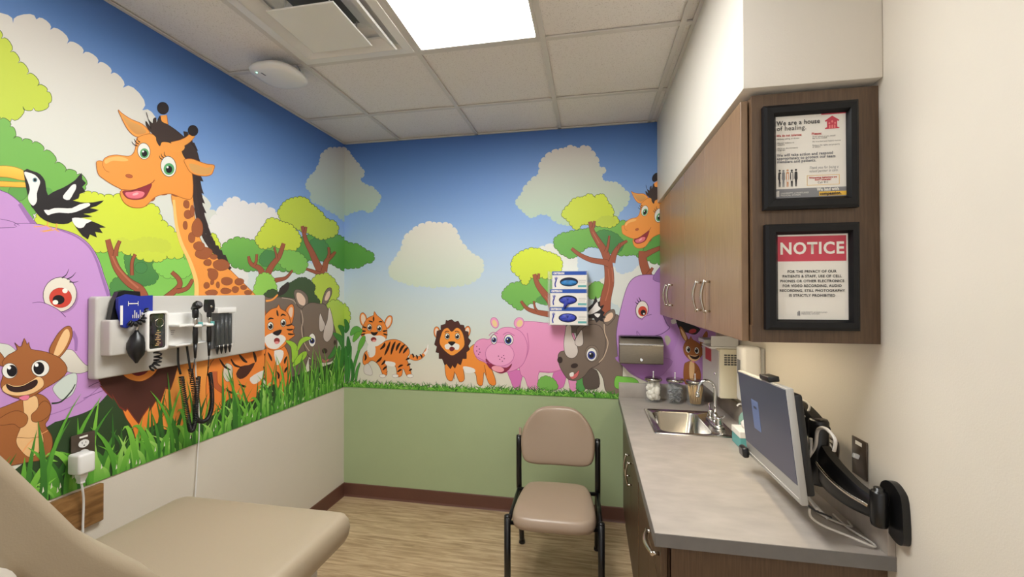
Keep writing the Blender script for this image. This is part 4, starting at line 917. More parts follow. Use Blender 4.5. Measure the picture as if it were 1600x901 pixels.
d = weighted(MB().box((BX, BY+.022, .655), (BX+.02, 1.66, .812), .0012, 1).build('drawer', M['laminate'], t))
mb = MB(); bow(mb, (BX, 1.41, .745), (BX, 1.535, .745), (-.034, 0, 0), .007); mb.build('handle', M['nickel'], d)
d = weighted(MB().box((BX, BY+.022, .105), (BX+.02, 1.66, .65), .0012, 1).build('door', M['laminate'], t))
d = weighted(MB().box((BX, 1.663, .105), (BX+.02, 1.985, .812), .0012, 1).build('door', M['laminate'], t))
# worktop with a cut-out for the sink
SX0, SX1, SY0, SY1 = .318, .716, 2.236, 2.696
WX, WY = .188, 1.318
ix0, ix1, iy0, iy1 = SX0+.02, SX1-.02, SY0+.02, SY1-.02
bm = MB()
bm.box((WX, WY, WZ-.04), (XR-.0005, iy0, WZ)); bm.box((WX, iy1, WZ-.04), (XR-.0005, YB-.0005, WZ)); bm.box((WX, iy0, WZ-.04), (ix0, iy1, WZ)); bm.box((ix1, iy0, WZ-.04), (XR-.0005, iy1, WZ))
wt = tag(bm.build('worktop', M['counter'], loc=(.5, 2.15, WZ-.04)), 'long grey mottled laminate worktop with inset sink', 'worktop')
mb = MB(); mb.box((WX-.0015, WY-.0015, WZ-.04), (XR-.001, WY, WZ-.0012)); mb.box((WX-.0015, WY-.0015, WZ-.04), (WX, YB-.001, WZ-.0012)); mb.build('edge_band', M['counter_edge'], wt)
mb = MB(); mb.box((WX+.002, YB-.021, WZ), (XR-.001, YB-.001, WZ+.1), .002); mb.box((XR-.021, WY, WZ), (XR-.001, YB-.022, WZ+.1), .002)
weighted(mb.build('backsplash', M['counter'], wt))
# sink
t = thing('sink', 'small square stainless steel drop-in sink in the grey worktop', 'sink', ((SX0+SX1)/2, (SY0+SY1)/2, WZ))
def rr(x0, y0, x1, y1, r, z, n=5):
    P = []
    for cx, cy_, a0 in ((x1-r, y1-r, 0), (x0+r, y1-r, PI/2), (x0+r, y0+r, PI), (x1-r, y0+r, 1.5*PI)):
        for k in range(n+1): P.append((cx+r*math.cos(a0+PI/2*k/n), cy_+r*math.sin(a0+PI/2*k/n), z))
    return P
b0 = (SX0+.04, SY0+.035, .612, SY1-.04)
mb = MB()
mb.loft([rr(SX0, SY0, SX1, SY1, .02, WZ+.0005), rr(SX0+.002, SY0+.002, SX1-.002, SY1-.002, .02, WZ+.005), rr(SX0+.012, SY0+.012, SX1-.012, SY1-.012, .02, WZ+.006), rr(SX0+.016, SY0+.016, SX1-.016, SY1-.016, .02, WZ+.002),
         rr(*b0, .045, WZ+.002), rr(b0[0]+.004, b0[1]+.004, b0[2]-.004, b0[3]-.004, .045, WZ-.004), rr(b0[0]+.012, b0[1]+.012, b0[2]-.012, b0[3]-.012, .05, WZ-.13), rr(b0[0]+.035, b0[1]+.035, b0[2]-.035, b0[3]-.035, .05, WZ-.15), rr(.46, 2.44, .50, 2.48, .019, WZ-.152)], caps=False)
o = weighted(mb.build('basin', M['steel'], t), 50)
MB().lathe([(.02, 0), (.028, 0), (.03, .003), (.018, .002), (.012, -.001)], (.48, 2.46, WZ-.15), 20).build('drain', M['chrome'], t)
# faucet
t = thing('faucet', 'chrome gooseneck faucet with two lever handles behind the sink', 'faucet', (.664, 2.46, WZ+.003))
MB().loft([rr(.638, 2.36, .692, 2.56, .026, WZ+.0035), rr(.638, 2.36, .692, 2.56, .026, WZ+.012), rr(.645, 2.368, .685, 2.552, .02, WZ+.018)]).build('base', M['chrome'], t)
mb = MB(); mb.lathe([(.018, 0), (.02, .01), (.014, .03), (.011, .04)], (.668, 2.46, WZ+.016), 20)
P = [(.668, 2.46, WZ+.04), (.668, 2.46, WZ+.17)]
for k in range(1, 9):
    a = PI*k/8*.92; P.append((.625+.043*math.cos(a), 2.46, WZ+.185+.05*math.sin(a)))
P += [(.578, 2.46, WZ+.165)]
mb.tube(P, .0085, 14, smooth=2); mb.build('spout', M['chrome'], t)
MB().lathe([(.0095, 0), (.011, .004), (.011, .022), (.009, .026)], (.578, 2.46, WZ+.143), 16).build('aerator', M['chrome'], t)
for dy in (-.075, .075):
    mb = MB(); mb.lathe([(.02, 0), (.021, .008), (.016, .026), (.017, .036), (.01, .044)], (.665, 2.46+dy, WZ+.016), 18)
    mb.tube([(.665, 2.46+dy, WZ+.05), (.665, 2.46+dy*1.35, WZ+.062), (.672, 2.46+dy*1.75, WZ+.078)], [.008, .0075, .01], 10, smooth=3, flat=.5)
    mb.build('lever', M['chrome'], t)

# ================================================================== jars
jar_lab = ['glass jar of white cotton balls, leftmost on the worktop', 'glass jar of foil-wrapped swab packets between the other two jars', 'glass jar of wooden tongue depressors nearest the faucet']
for i, (jx, jy) in enumerate(((.405, 2.885), (.538, 2.875), (.655, 2.85))):
    t = thing('apothecary_jar', jar_lab[i], 'jar', (jx, jy, WZ), 'glass jars behind the sink')
    R_ = .054; z = WZ+.0008
    MB().lathe([(.045, 0), (R_-.002, .002), (R_, .008), (R_, .122), (R_-.006, .134), (R_-.007, .140), (R_-.010, .140), (R_-.009, .133), (R_-.003, .121), (R_-.003, .008), (.045, .005)], (jx, jy, z), 36).build('glass', M['glass'], t)
    l = MB().lathe([(.02, .140), (R_-.001, .140), (R_+.001, .143), (R_+.001, .154), (R_-.004, .158), (.01, .160)], (jx, jy, z), 36).build('lid', M['steel'], t)
    MB().lathe([(.004, .160), (.0055, .163), (.003, .17), (.003, .19), (.005, .196), (.002, .199)], (jx, jy, z), 14).build('knob', M['white'], l)
    if i == 0:
        mb = MB(); rr_ = random.Random(3)
        for k in range(60):
            a = rr_.uniform(0, 2*PI); r = rr_.uniform(.012, .033); zz = z+.022+k*.00165
            mb.lathe([(.002, -.017), (.012, -.012), (.017, 0), (.012, .012), (.002, .017)], (jx+r*math.cos(a), jy+r*math.sin(a), zz), 9)
        mb.build('cotton_balls', M['cotton'], t)
    elif i == 1:
        mb = MB(); rr_ = random.Random(4)
        for k in range(34):
            a = rr_.uniform(0, PI); zz = z+.018+k*.0028; h = .012
            x, y = jx+rr_.uniform(-.01, .01), jy+rr_.uniform(-.01, .01)
            mb.box((x-.031, y-.026, zz), (x+.031, y+.026, zz+.0012), rot=Matrix.Rotation(rr_.uniform(-.5, .5), 3, 'X') @ Matrix.Rotation(rr_.uniform(-.5, .5), 3, 'Y') @ Matrix.Rotation(a, 3, 'Z'))
        mb.build('foil_packets', mat('foil_packet', (206, 206, 208), .35, .3, col2=(120, 122, 128), nscale=60), t)
    else:
        mb = MB(); rr_ = random.Random(5)
        for k in range(44):
            a = 2*PI*k/44*3; r = .012+.027*(k/44); a2 = a+rr_.uniform(-.3, .3)+.5
            p0 = Vector((jx+r*math.cos(a)*.8, jy+r*math.sin(a)*.8, z+.01)); p1 = Vector((jx+(r+.008)*math.cos(a2), jy+(r+.008)*math.sin(a2), z+.132))
            mb.tube([p0, p1], .0062, 6, flat=.35)
        mb.build('tongue_depressors', M['woodstick'], t)

# ================================================================== towel dispenser, gloves
t = thing('paper_towel_dispenser', 'brushed steel paper towel dispenser on the purple elephant', 'towel dispenser', (.328, YB-.06, 1.106))
prof = [(YB-.001, 1.108), (YB-.112, 1.106), (YB-.118, 1.112), (YB-.118, 1.235), (YB-.112, 1.25), (YB-.085, 1.278), (YB-.001, 1.282)]
weighted(MB().prism(prof, lambda u, v, d: (d, u, v), .19, .466).build('body', M['brushed'], t))
MB().box((.186, YB-.124, 1.228), (.47, YB-.1, 1.243), .003).build('lip', M['steel'], t)
MB().box((.198, YB-.1, 1.2825), (.458, YB-.03, 1.287), .002).build('paper_slot', M['black'], t)
MB().lathe([(.003, 0), (.012, .001), (.012, .006), (.008, .009)], (.328, YB-.118, 1.135), 18, Matrix(((1, 0, 0), (0, 0, -1), (0, 1, 0)))).build('lock', M['chrome'], t)
# glove holder + three boxes
gy0 = YB-.105
t = thing('glove_box_holder', 'clear acrylic wall rack holding three glove boxes', 'glove rack', (-.15, YB-.05, 1.355))
mb = MB(); mb.box((-.29, gy0-.004, 1.352), (-.014, YB-.001, 1.356)); mb.box((-.29, gy0-.004, 1.356), (-.287, YB-.001, 1.725)); mb.box((-.017, gy0-.004, 1.356), (-.014, YB-.001, 1.725)); mb.box((-.287, YB-.004, 1.356), (-.017, YB-.001, 1.725))
mb.box((-.287, gy0-.004, 1.356), (-.275, gy0-.001, 1.725)); mb.box((-.03, gy0-.004, 1.356), (-.017, gy0-.001, 1.725))
mb.build('rack', M['acrylic'], t)
gl = ['topmost glove box in the clear rack, light blue gloves showing', 'middle glove box in the clear rack with a glove hanging out', 'lowest glove box in the clear rack']
for i in range(3):
    z0 = 1.357+(2-i)*.1225; z1 = z0+.1215; x0, x1 = ((-.258, -.022), (-.272, -.022), (-.276, -.022))[i]
    t = thing('glove_box', gl[i], 'glove box', ((x0+x1)/2, YB-.06, z0), 'glove boxes in the clear rack')
    MB().box((x0, gy0, z0), (x1, YB-.006, z1), .001, 1).build('carton', M['paper'], t)
    W = lambda u, v, d: (u, gy0-.0002-d, v)
    MB().prism([(x0, z1-.027), (x1, z1-.027), (x1, z1-.001), (x0, z1-.001)], W, 0, .0004).build('blue_band', M['boxblue'], t)
    text('CRITERION', .018, lambda u, v, d: (x0+.045+u, gy0-.0008-d, z1-.0145+v), 'brand_lettering', M['paper'], t, width=.075, bold=.0012)
    cxo = (x0+x1)/2-.004; czo = z0+.048
    MB().prism([(cxo+.062*math.cos(2*PI*k/32), czo+.031*math.sin(2*PI*k/32)) for k in range(32)], W, 0, .0006).build('opening', M['boxdark'], t)
    mb = MB(); rr_ = random.Random(i+2); n = 28; rings = []
    for q, (s_, dd) in enumerate(((.0, .0), (.3, .004), (.6, .007), (.86, .003), (.9, .0))):
        pass
    hgt = (.020, .026, .029)[i]; off = (-.006, -.004, 0)[i]
    for s_, dd in ((.96, .0007), (.9, .004), (.7, .008), (.4, .010), (.05, .009)):
        rings.append([(cxo+.057*s_*math.cos(2*PI*k/n)+.002*math.sin(3*k), gy0-dd-.0025*math.sin(k*1.7+i)*s_*(.5 if s_ > .9 else 1)*.6-.001, czo+off+hgt*s_*math.sin(2*PI*k/n)) for k in range(n)])
    gv = mb.loft(rings).build('gloves', M['glove2' if i == 0 else 'glove'], t)
    if i == 1:
        MB().loft([[(cxo-.03, gy0-.008, czo-.01), (cxo+.02, gy0-.009, czo-.012), (cxo+.015, gy0-.004, czo-.012), (cxo-.025, gy0-.004, czo-.01)], [(cxo-.028, gy0-.014, czo-.035), (cxo+.0, gy0-.014, czo-.033), (cxo, gy0-.006, czo-.033), (cxo-.028, gy0-.006, czo-.035)], [(cxo-.034, gy0-.012, czo-.055), (cxo-.018, gy0-.011, czo-.058), (cxo-.018, gy0-.005, czo-.058), (cxo-.034, gy0-.005, czo-.055)]]).build('hanging_glove', M['glove'], t)
    # printed blue hand and small lines
    hx = x0+.026
    mb = MB(); mb.tube([(hx, gy0-.0006, z0+.014), (hx-.004, gy0-.0006, z0+.035), (hx+.003, gy0-.0006, z0+.055), (hx+.002, gy0-.0006, z0+.07)], [.009, .009, .01, .009], 8, smooth=3, flat=.06)
    for k in range(4): mb.tube([(hx-.006+k*.005, gy0-.0006, z0+.066), (hx-.008+k*.0058, gy0-.0006, z0+.084-abs(k-1.5)*.003)], .0026, 6, flat=.3)
    mb.build('hand_print', M['inkgrey' if 0 else 'glove'], t)
    mb = MB(); mb.prism([(x1-.062, z0+.012), (x1-.004, z0+.012), (x1-.004, z0+.026), (x1-.062, z0+.026)], W, 0, .0004); mb.build('teal_tag', M['teal'], t)
    mb = MB()
    for zz, wd in ((.058, .05), (.052, .052), (.04, .045)): mb.prism([(x1-.058, z0+zz), (x1-.058+wd, z0+zz), (x1-.058+wd, z0+zz+.0016), (x1-.058, z0+zz+.0016)], W, 0, .0004)
    mb.build('fine_print', M['inkgrey'], t)

# ================================================================== right wall: container, soap, bottle, wipes
t = thing('sharps_cabinet', 'cream wall-mounted cabinet with vent grille beside the soap dispenser', 'wall container', (.75, 2.6, 1.0))
weighted(MB().box((.686, 2.435, 1.005), (XR-.001, 2.78, 1.272), .006).build('body', M['cream'], t))
MB().box((.681, 2.442, 1.01), (.686, 2.774, 1.26), .002).build('door', M['offwhite'], t)
mb = MB()
for i in range(5):
    for j in range(5): mb.box((.708+i*.0165, 2.4335, 1.185+j*.0125), (.7215+i*.0165, 2.4365, 1.1935+j*.0125))
mb.build('vent_grille', M['inkred' if 0 else 'greyd'], t)
MB().box((.6797, 2.58, 1.18), (.681, 2.70, 1.25)).build('warning_label', M['inkred'], t)
MB().lathe([(.004, 0), (.007, .002), (.006, .012)], (.681, 2.48, 1.13), 12, Matrix(((0, 0, -1), (0, 1, 0), (1, 0, 0)))).build('lock', M['chrome'], t)
mb = MB(); mb.box((.64, 2.46, 1.272), (.80, 2.62, 1.279), rot=Matrix.Rotation(.0, 3, 'Y')); mb.box((.652, 2.62, 1.279), (.8, 2.75, 1.302), .003)
mb.box((.66, 2.50, 1.262), (.80, 2.505, 1.335)); mb.build('lid_flap', M['white'], t)
t = thing('soap_dispenser', 'white wall soap dispenser with rounded cover behind the monitor', 'soap dispenser', (.76, 2.22, 1.04))
weighted(MB().box((.712, 2.17, 1.045), (XR-.018, 2.268, 1.318), .018, 4).build('cover', M['white'], t))
MB().box((XR-.02, 2.176, 1.05), (XR-.001, 2.262, 1.312), .006).build('back_plate', M['grey'], t)
MB().box((.7105, 2.2, 1.18), (.7125, 2.24, 1.25), .0005).build('window', M['inkgrey'], t)
t = thing('sanitizer_bottle', 'pale green pump bottle on the worktop behind the monitor', 'bottle', (.757, 2.27, WZ))
MB().lathe([(.02, 0), (.03, .002), (.032, .008), (.031, .09), (.022, .112), (.013, .12)], (.757, 2.27, WZ+.0008), 28).build('bottle', mat('green_gel', (150, 190, 176), .15, alpha=.75), t)
mb = MB(); mb.lathe([(.013, .12), (.014, .122), (.014, .136), (.006, .138), (.005, .155), (.011, .157), (.010, .165)], (.757, 2.27, WZ), 20); mb.tube([(.757, 2.27, WZ+.161), (.725, 2.265, WZ+.161), (.716, 2.264, WZ+.152)], .005, 8); mb.build('pump', M['white'], t)
t = thing('tissue_box', 'small white and teal tissue box below the monitor corner', 'tissue box', (.72, 2.14, WZ))
MB().box((.672, 2.085, WZ+.0008), (.785, 2.2, WZ+.075), .003).build('carton', M['teal'], t)
MB().box((.670, 2.083, WZ+.05), (.787, 2.202, WZ+.079), .003).build('top', M['paper'], t)
MB().loft([[(.705, 2.13, WZ+.079), (.745, 2.13, WZ+.079), (.745, 2.16, WZ+.079), (.705, 2.16, WZ+.079)], [(.695, 2.12, WZ+.105), (.75, 2.135, WZ+.1), (.75, 2.16, WZ+.112), (.70, 2.17, WZ+.1)], [(.71, 2.14, WZ+.125), (.73, 2.13, WZ+.12), (.74, 2.15, WZ+.13), (.72, 2.16, WZ+.12)]]).build('tissue', M['paper'], t)

# ================================================================== framed signs on the cabinet end
EY = 1.3715
def frame(label, x0, z0, x1, z1, px0, pz0, px1, pz1):
    t = thing('framed_sign', label, 'sign', ((x0+x1)/2, EY, z0), 'framed signs on the cabinet end')
    d = .022; P = []
    mb = MB()
    o_ = [(x0, z0), (x1, z0), (x1, z1), (x0, z1)]; i_ = [(px0, pz0), (px1, pz0), (px1, pz1), (px0, pz1)]
    mid = [(a[0]*.75+b[0]*.25, a[1]*.75+b[1]*.25) for a, b in zip(o_, i_)]; mid2 = [(a[0]*.25+b[0]*.75, a[1]*.25+b[1]*.75) for a, b in zip(o_, i_)]
    R_ = [[(u, EY-.0002, v) for u, v in o_], [(u, EY-d*.8, v) for u, v in o_], [(u, EY-d, v) for u, v in mid], [(u, EY-d*.95, v) for u, v in mid2], [(u, EY-.010, v) for u, v in i_], [(u, EY-.0012, v) for u, v in i_]]
    mb.loft(R_, smooth=False, caps=False).build('frame', M['blackframe'], t)
    p = MB().box((px0-.002, EY-.006, pz0-.002), (px1+.002, EY-.001, pz1+.002)).build('poster', M['paper'], t)
    def Wf(u, v, d_): return (px0+u*(px1-px0), EY-.0062-d_, pz1-v*(pz1-pz0))
    return t, p, Wf, (px1-px0), (pz1-pz0)
def tx(p, Wf, w_, h_, s, u, v, size, m_, align='LEFT', bold=0, width=None, shear=0):
    return text(s, size, lambda a, b, d: Wf(u+a/w_, v-b/h_, .0009), 'lettering', m_, p, align, bold=bold, width=width, shear=shear)
def quad(p, Wf, u0, v0, u1, v1, m_, d=.0003, name='printed_panel'):
    return MB().prism([(u0, v0), (u1, v0), (u1, v1), (u0, v1)], Wf, -.0001, d).build(name, m_, p)
t, p, Wf, w_, h_ = frame('upper black-framed house of healing sign on the cabinet end', .506, 1.822, .754, 2.130, .5415, 1.8565, .7275, 2.0995)
A = lambda *a, **k: tx(p, Wf, w_, h_, *a, **k)
A('We are a house', .02, .085, .019, M['ink'], width=.62*w_, bold=.0004)
A('of healing.', .02, .15, .019, M['ink'], width=.42*w_, bold=.0001)
A('We do not tolerate:', .02, .235, .0095, M['inkred'], width=.36*w_, bold=.0003)
A('Please:', .52, .235, .0095, M['inkred'], width=.14*w_, bold=.0003)
for s_, u, v, wd in (('Bullying, yelling, or threats', .03, .275, .31), ('Physical violence or', .03, .325, .24), ('weapons', .03, .345, .1), ('Racist or discriminatory', .03, .39, .29), ('language', .03, .41, .11),
                     ('Treat others as you would', .53, .27, .32), ('like to be treated', .53, .29, .2), ('Act in a kind and helpful manner', .53, .33, .4), ('Respect the rights and property', .53, .375, .38), ('of others', .53, .395, .11)):
    A(s_, u, v, .0062, M['ink'], width=wd*w_)
A('We will take action and respond', .02, .475, .0115, M['inkgrey'], width=.8*w_, bold=.0004)
A('appropriately to protect our team', .02, .515, .0115, M['inkgrey'], width=.83*w_, bold=.0004)
A('members and patients.', .02, .555, .0115, M['inkgrey'], width=.56*w_, bold=.0004)
A('Thank you for being a', .48, .645, .011, M['inkgrey'], width=.4*w_, shear=.3)
A('valued partner in care.', .48, .685, .011, M['inkgrey'], width=.4*w_, shear=.3)
quad(p, Wf, .45, .735, .455, .855, M['yellow']); quad(p, Wf, .90, .735, .905, .855, M['yellow']); quad(p, Wf, .455, .735, .9, .739, M['yellow']); quad(p, Wf, .455, .851, .9, .855, M['yellow'])
A('Witnessing behaviors we', .48, .765, .007, M['inkred'], width=.39*w_, bold=.0003)
A("don't tolerate?", .56, .79, .007, M['inkred'], width=.23*w_, bold=.0003)
A('Call 911', .6, .825, .009, M['ink'], width=.14*w_)
quad(p, Wf, 0, .885, 1, 1, M['inkgrey'])
A('We lead with', .59, .91, .012, M['paper'], width=.31*w_, bold=.0006)
quad(p, Wf, .62, .935, 1, .985, M['yellow'], .0005); A('compassion.', .63, .96, .012, M['ink'], width=.3*w_, bold=.0006)
A('UNIVERSITY of MARYLAND', .07, .94, .0065, M['paper'], width=.4*w_); A('MEDICAL SYSTEM', .07, .965, .0065, M['paper'], width=.28*w_)
mb = MB()
for k in range(3): mb.prism([(.012+k*.014, .905+.01*(k == 0)), (.022+k*.014, .905+.01*(k == 0)), (.022+k*.014, .98), (.012+k*.014, .98)], Wf, 0, .0005)
mb.build('emblem', M['paper'], p)
quad(p, Wf, .66, 0, 1, .012, M['red'])
# red house emblem
mb = MB(); mb.prism([(.71, .085), (.81, .03), (.91, .085), (.90, .1), (.88, .09), (.88, .165), (.91, .175), (.91, .185), (.71, .185), (.71, .175), (.74, .165), (.74, .09), (.72, .1)], Wf, 0, .0004); mb.build('house_emblem', M['red'], p)
mb = MB()
for u, v, r in ((.77, .12, .018), (.81, .1, .02), (.85, .12, .018)): mb.prism([(u+r*.7*math.cos(2*PI*k/14), v+r*.7*math.sin(2*PI*k/14)) for k in range(14)], Wf, .0003, .0007)
for u in (.765, .80, .835): mb.prism([(u, .14), (u+.02, .14), (u+.02, .18), (u, .18)], Wf, .0003, .0007)
mb.build('emblem_people', mat('pale_red', (226, 130, 130), .6), p)
# row of small standing figures printed on the poster
cols = [M['ink'], M['inkgrey'], mat('print_tan', (206, 150, 110), .6), M['ink'], M['ink']]
for k, u in enumerate((.06, .115, .175, .235, .295)):
    mb = MB()
    mb.prism([(u+.016*math.cos(2*PI*q/14), .66+.012*math.sin(2*PI*q/14)+.004*(k % 2)) for q in range(14)], Wf, 0, .0004)
    mb.prism([(u-.02, .69), (u-.012, .678), (u+.012, .678), (u+.02, .69), (u+.022, .77), (u+.014, .78), (u+.012, .86), (u+.004, .86), (u, .79), (u-.004, .86), (u-.014, .86), (u-.014, .78), (u-.024, .76)], Wf, 0, .0004)
    mb.build('printed_figure', cols[k], p)
quad(p, Wf, .068, .7, .085, .8, M['paper'], .0006); quad(p, Wf, .225, .69, .245, .79, M['paper'], .0006); quad(p, Wf, .165, .7, .185, .8, M['paper'], .0006)
t, p, Wf, w_, h_ = frame('lower black-framed red NOTICE sign on the cabinet end', .509, 1.468, .754, 1.779, .5445, 1.499, .7305, 1.7485)
A = lambda *a, **k: tx(p, Wf, w_, h_, *a, **k)
quad(p, Wf, 0, .02, .975, .315, M['red'])
A('NOTICE', .49, .17, .048, M['paper'], align='CENTER', bold=.0014, width=.9*w_)
for k, (s_, wd) in enumerate((('FOR THE PRIVACY OF OUR', .69), ('PATIENTS & STAFF, USE OF CELL', .83), ('PHONES OR OTHER ELECTRONICS', .9), ('FOR VIDEO RECORDING, AUDIO', .83), ('RECORDING, STILL PHOTOGRAPHY', .92), ('IS STRICTLY PROHIBITED', .65))):
    A(s_, .49, .437+k*.0563, .0105, M['ink'], align='CENTER', bold=.0003, width=wd*w_)
A('UNIVERSITY of MARYLAND', .34, .915, .006, M['inkgrey'], width=.36*w_); A('MEDICAL SYSTEM', .34, .935, .006, M['inkgrey'], width=.25*w_)
mb = MB()
for k in range(3): mb.prism([(.285+k*.014, .9+.01*(k == 0)), (.294+k*.014, .9+.01*(k == 0)), (.294+k*.014, .955), (.285+k*.014, .955)], Wf, 0, .0005)
mb.build('emblem', M['inkgrey'], p)

# ================================================================== outlet and switch on the right wall
def plate_r(y0, y1, z0, z1): return weighted(MB().box((XR-.006, y0, z0), (XR-.0005, y1, z1), .002))
t = thing('light_switch', 'brown wall plate with a white toggle switch, nearest the arm bracket', 'light switch', (XR, 1.467, 1.01))
weighted(MB().box((XR-.006, 1.432, 1.012), (XR-.0005, 1.503, 1.128), .002).build('plate', M['brown_plate'], t))
MB().box((XR-.022, 1.462, 1.068), (XR-.006, 1.473, 1.082), .002, rot=Matrix.Rotation(.35, 3, 'Y')).build('toggle', M['white'], t)
MB().box((XR-.0068, 1.452, 1.108), (XR-.0058, 1.483, 1.119)).build('tag', M['paper'], t)
t = thing('wall_outlet', 'brown wall outlet plate half hidden behind the monitor arm', 'outlet', (XR, 1.625, .955))
weighted(MB().box((XR-.006, 1.585, .962), (XR-.0005, 1.664, 1.078), .002).build('plate', M['brown_plate'], t))
MB().loft([[(XR-.006-d, 1.624+.017*math.cos(2*PI*k/16), 1.045+.014*math.sin(2*PI*k/16)) for k in range(16)] for d in (0, .003)]).build('socket', M['white'], t)
MB().box((XR-.0068, 1.608, 1.064), (XR-.0058, 1.64, 1.073)).build('tag', M['paper'], t)
t = thing('power_plug', 'grey power plug in the right wall outlet', 'plug', (XR-.02, 1.63, 1.0))
weighted(MB().box((XR-.04, 1.608, .975), (XR-.0065, 1.646, 1.03), .006).build('plug_body', M['cable'], t))
MB().tube([(XR-.03, 1.627, .976), (XR-.05, 1.63, .93), (XR-.07, 1.66, .90), (XR-.06, 1.75, .872)], .004, 8, smooth=6).build('cord', M['cable'], t)

# ================================================================== monitor on its arm
mc = Vector((.587, 1.587, 1.117)); a_, b_, c_r = -.048, -.084, .072; mw, mh = .5, .329
right = Vector((math.sin(a_), -math.cos(a_), 0)); nn = Vector((-math.cos(a_), -math.sin(a_), 0)); upv = Vector((0, 0, 1))
up2 = upv*math.cos(b_)-nn*math.sin(b_); n2 = nn*math.cos(b_)+upv*math.sin(b_)
rgt = right*math.cos(c_r)+up2*math.sin(c_r); u2 = up2*math.cos(c_r)-right*math.sin(c_r)
mon = thing('computer_monitor', 'grey flat touchscreen monitor tilted over the worktop, login window showing', 'monitor', tuple(mc))
mon.matrix_world = Matrix(((rgt.x, u2.x, n2.x, mc.x), (rgt.y, u2.y, n2.y, mc.y), (rgt.z, u2.z, n2.z, mc.z), (0, 0, 0, 1)))
LB = lambda mb, name, m_, par=mon: mb.build(name, m_, par, local=True)
weighted(LB(MB().box((-mw/2, -mh/2, -.02), (mw/2, mh/2, 0), .005, 2), 'housing', M['grey']))
weighted(LB(MB().box((-mw/2+.02, -mh/2+.02, -.045), (mw/2-.012, mh/2-.02, -.019), .008, 2), 'rear_cover', M['black']))
LB(MB().box((-mw/2+.007, -mh/2+.055, -.001), (mw/2-.007, mh/2-.005, .0012)), 'screen', M['screen'])
LB(MB().box((-.105, -.03, .0012), (-.03, .075, .0016)), 'login_window', M['screenwin'])
o = text('Imprivata', .013, lambda u, v, d: (-.075+u, .055+v, .0018), 'window_lettering', M['paper'], None) if 0 else None
LB(MB().box((-.085, .045, .0016), (-.052, .053, .0019)), 'window_heading', M['screen'])
weighted(LB(MB().box((mw*.06, mh/2, -.03), (mw*.06+.085, mh/2+.017, .004), .003), 'camera', M['black']))
LB(MB().box((-mw/2+.012, -mh/2+.016, 0), (mw/2-.01, -mh/2+.0175, .0008)), 'trim_line', M['white'])
LB(MB().box((-.05, -.05, -.066), (.05, .05, -.044), .004), 'mount_plate', M['black'])
# scanner cradled at the lower far corner
t = thing('badge_reader', 'small black badge reader on the lower far corner of the monitor', 'card reader', tuple(mc+rgt*(-.235)-u2*(.17)+n2*.02))
t.matrix_world = Matrix(((rgt.x, u2.x, n2.x, 0), (rgt.y, u2.y, n2.y, 0), (rgt.z, u2.z, n2.z, 0), (0, 0, 0, 1))); t.location = mc+rgt*(-.237)-u2*(.15)+n2*.014
weighted(MB().box((-.03, -.022, -.012), (.03, .018, .012), .009, 3).build('reader_body', M['black'], t, local=True))
MB().box((-.022, -.016, .0115), (.022, .012, .0125)).build('face', M['greyd'], t, local=True)

arm = thing('monitor_arm', 'black jointed monitor arm with wall bracket above the worktop end', 'monitor arm', (XR, 1.305, .93))
BK2 = M['blackm']
# wall plate: shield shape
prof = [(1.268, 1.03), (1.285, 1.055), (1.31, 1.065), (1.335, 1.058), (1.352, 1.035), (1.355, .965), (1.335, .935), (1.30, .915), (1.272, .915), (1.262, .94)]
weighted(MB().prism(spline([(a, b) for a, b in prof], True, 3), lambda u, v, d: (XR-.0005-d, u, v), 0, .018).build('wall_bracket', BK2, arm), 40)
MB().lathe([(.012, .94), (.018, .942), (.02, .95), (.02, 1.03), (.017, 1.036), (.012, 1.038), (.012, 1.045), (.004, 1.047)], (XR-.042, 1.315, 0), 24).build('pivot', BK2, arm)
def bar(mb, P, w0, h0, w1, h1, n=14):
    """box-section beam swept along P"""
    Q = spline([tuple(q) for q in P], False, 5); R_ = []
    for i, q in enumerate(Q):
        q = Vector(q); d = (Vector(Q[min(i+1, len(Q)-1)])-Vector(Q[max(i-1, 0)])).normalized(); s_ = d.cross(Vector((0, 0, 1))).normalized(); u_ = s_.cross(d)
        t_ = i/(len(Q)-1); w_ = w0*(1-t_)+w1*t_; h_ = h0*(1-t_)+h1*t_
        R_.append([q+s_*(w_/2*a)+u_*(h_/2*b) for a, b in ((-.7, -1), (.7, -1), (1, -.7), (1, .7), (.7, 1), (-.7, 1), (-1, .7), (-1, -.7))])
    mb.loft(R_)
    return mb
lower = [(XR-.042, 1.325, .985), (XR-.068, 1.375, .995), (XR-.088, 1.43, 1.015), (XR-.095, 1.495, 1.04)]
la = weighted(bar(MB(), lower, .034, .055, .036, .125).build('lower_arm', BK2, arm), 40)
sl = [(p_[0]-.0205, p_[1], p_[2]+.004) for p_ in lower]
bar(MB(), [(a-.001, b, c) for a, b, c in sl], .004, .009, .004, .010).build('cable_slot', M['nickel'], la)
MB().lathe([(.01, 0), (.026, .002), (.028, .01), (.028, .20), (.024, .208), (.01, .21)], (XR-.098, 1.505, .965), 24).build('elbow_post', BK2, arm)
upper = [(XR-.098, 1.55, 1.13), (XR-.105, 1.60, 1.165), (XR-.115, 1.65, 1.18)]
weighted(bar(MB(), [(XR-.098, 1.495, 1.125), (XR-.105, 1.54, 1.155), (XR-.112, 1.60, 1.178), (XR-.118, 1.665, 1.185)], .045, .075, .04, .055).build('upper_arm', BK2, arm), 40)
mb = MB(); q0 = Vector((XR-.118, 1.665, 1.185)); q1 = mc-n2*.085
mb.tube([q0, (q0+q1)/2+Vector((.01, .0, .01)), q1], [.016, .02, .024], 14, smooth=4)
mb.tube([q1-n2*.01, mc-n2*.066], [.03, .034], 16); mb.build('tilt_head', BK2, arm)
